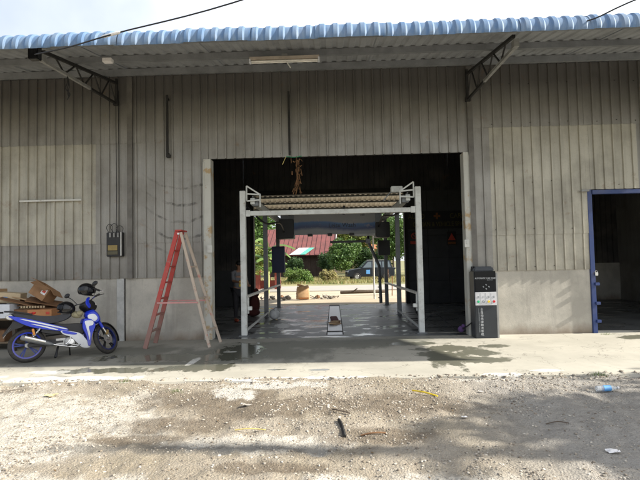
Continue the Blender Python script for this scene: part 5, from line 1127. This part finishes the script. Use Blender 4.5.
def blades(name, n, x0, x1, y0, y1, h, mat, seed, lab, base=0., dens=None):
    r_ = np.random.default_rng(seed); x = r_.uniform(x0, x1, n); y = r_.uniform(y0, y1, n)
    if dens is not None: k_ = r_.random(n) < dens(x, y); x, y = x[k_], y[k_]; n = len(x)
    a = r_.uniform(0, 2*PI, n); hh = h*r_.uniform(.4, 1.2, n); w_ = hh*.09; lx = r_.normal(0, .35, n)*hh; ly = r_.normal(0, .35, n)*hh
    V = np.stack([np.stack([x-np.cos(a)*w_, y-np.sin(a)*w_, base+0*x], 1), np.stack([x+np.cos(a)*w_, y+np.sin(a)*w_, base+0*x], 1), np.stack([x+lx, y+ly, base+hh], 1)], 1).reshape(-1, 3)
    return tag(np_mesh(name, V, np.arange(3*n).reshape(n, 3), mat), lab, 'grass', kind='stuff')
blades('dry_grass', 20000, -9, 12, 34.5, 48, .26, M['dry_grass'], 51, 'dry yellow grass strip beyond the back road', -.02)
blades('green_grass', 7000, -9, 12, 34.5, 41, .22, M['grass'], 52, 'green grass patches mixed into the dry strip', -.02, lambda x, y: (vnoise(x, y, 1.5, 53) > .5))
for i, (x, y, lab) in enumerate(((-2.92, 6.62, 'small grass tuft on the apron edge, the left of two'), (-2.08, 6.18, 'small grass tuft in the gravel near the spilled cement'), (3.55, 6.64, 'grass tuft at the right end of the apron edge'), (5.5, 9.98, 'grass tuft at the foot of the blue door frame'))):
    b = MB()
    for k_ in range(46):
        px, py = random.gauss(0, .06), random.gauss(0, .03); q = (px+random.gauss(0, .03), py+random.gauss(0, .03), random.uniform(.02, .065)); b.add([(px-.003, py, -.02), (px+.003, py, -.02), q], [(0, 1, 2)])
    tag(b.build('grass_tuft', M['grass'], loc=(x, y, float(gh(np.array(x), np.array(y))) if y < 6.6 else 0)), lab, 'grass tuft', 'grass tufts around the apron')

r_ = np.random.default_rng(77); n = 700; lx_ = r_.uniform(-6, 6, n); ly_ = 6.75-3.9*r_.random(n)**1.4; kk = r_.random(n) < (vnoise(lx_, ly_, .6, 78)*1.5-.25); lx_, ly_ = lx_[kk], ly_[kk]
Vv, Ff = leaves_np(np.stack([lx_, ly_, gh(lx_, ly_)+.008], 1), .035, 79, 0, .45); c_ = Vv.reshape(-1, 4, 3); m_ = c_.mean(1, keepdims=True); c_[:, :, 2] = m_[:, :, 2]+(c_[:, :, 2]-m_[:, :, 2])*.25
tag(np_mesh('leaf_litter', c_.reshape(-1, 3), Ff, simple('dead_leaves', (.20, .12, .05), .9, 0, .6, 30)), 'small dead brown leaves and bits scattered over the gravel', 'leaf litter', kind='stuff')
# ------------------------------------------------------------------ litter on the lot
def gz(x, y): return float(gh(np.array(float(x)), np.array(float(y))))
t = empty('plastic_bottle', (3.23, 5.9, gz(3.23, 5.9)+.045), .1, 'clear plastic bottle with a blue label lying on the gravel', 'bottle')
pb = NM('clear_plastic'); pb.b.inputs['Transmission Weight'].default_value = .75; pb.b.inputs['IOR'].default_value = 1.2; clearp = pb.fin((.85, .90, .95), .15)
MB().lathe([(0, -.13), (.03, -.13), (.034, -.10), (.032, .0), (.034, .06), (.014, .11), (.013, .13), (0, .13)], (0, 0, 0), 'x', 18).build('shell', clearp, t, True)
MB().lathe([(.035, -.05), (.0355, -.02), (.0355, .03), (.035, .04)], (0, 0, 0), 'x', 18).build('label_band', M['sticker_blue'], t, True); MB().lathe([(0, .128), (.017, .128), (.017, .15), (0, .15)], (0, 0, 0), 'x', 12).build('cap', M['paper'], t, True)
def stick(name, p, q, r_, mat, lab, cat='stick'):
    p = (*p, gz(*p)+.012); q = (*q, gz(*q)+.012); mid = [(p[i]+q[i])/2+random.uniform(-.02, .02) for i in range(2)]; mid.append(max(gz(*mid), (p[2]+q[2])/2-.0)+.015)
    tag(MB().tube([p, mid, q], r_, 6, 4).build(name, mat, smooth=True), lab, cat)
stick('yellow_strip', (.93, 5.98), (1.18, 5.72), .010, M['yellow_dot'], 'bent yellow plastic strip on the gravel by the apron', 'plastic strip')
stick('charred_stick', (.02, 4.98), (.07, 4.58), .018, M['black_steel'], 'short charred stick lying in the middle of the gravel')
stick('brown_twig', (.22, 4.62), (.46, 4.66), .008, M['card_dark'], 'thin brown twig right of the charred stick')
stick('brown_twig', (-.05, 5.32), (.14, 5.18), .007, M['bark'], 'dark twig on the gravel behind the charred stick')
stick('brown_twig', (2.05, 4.85), (2.25, 4.80), .005, M['bark'], 'thin twig lying in the shade on the right')
stick('brown_twig', (-1.0, 4.75), (-.7, 4.78), .006, M['straw'], 'pale straw on the bright crusted patch')
def scrap(x, y, s_, mat, lab, nm='paper_scrap'):
    b = MB(); g_ = 5; vs = [(s_*(i/(g_-1)-.5)*1.5, s_*(j/(g_-1)-.5), random.uniform(0, .25)*s_) for i in range(g_) for j in range(g_)]; fs = [(i*g_+j, i*g_+j+1, (i+1)*g_+j+1, (i+1)*g_+j) for i in range(g_-1) for j in range(g_-1)]
    o = b.add(vs, fs).build(nm, mat, loc=(x, y, gz(x, y)+.01)); tag(o, lab, 'litter')
scrap(1.30, 5.0, .04, M['paper'], 'white paper scrap on the gravel right of the charred stick')
scrap(1.75, 5.95, .035, M['paper'], 'small white scrap near the shade edge')
scrap(2.3, 4.15, .07, M['paper'], 'torn white plastic scrap in the right foreground')
scrap(-3.6, 6.05, .09, simple('yellowed_paper', (.62, .52, .26), .8), 'yellowed paper scrap on the gravel at left')
scrap(-1.02, 5.55, .07, M['stone'], 'grey chip lying on the damp brown soil')
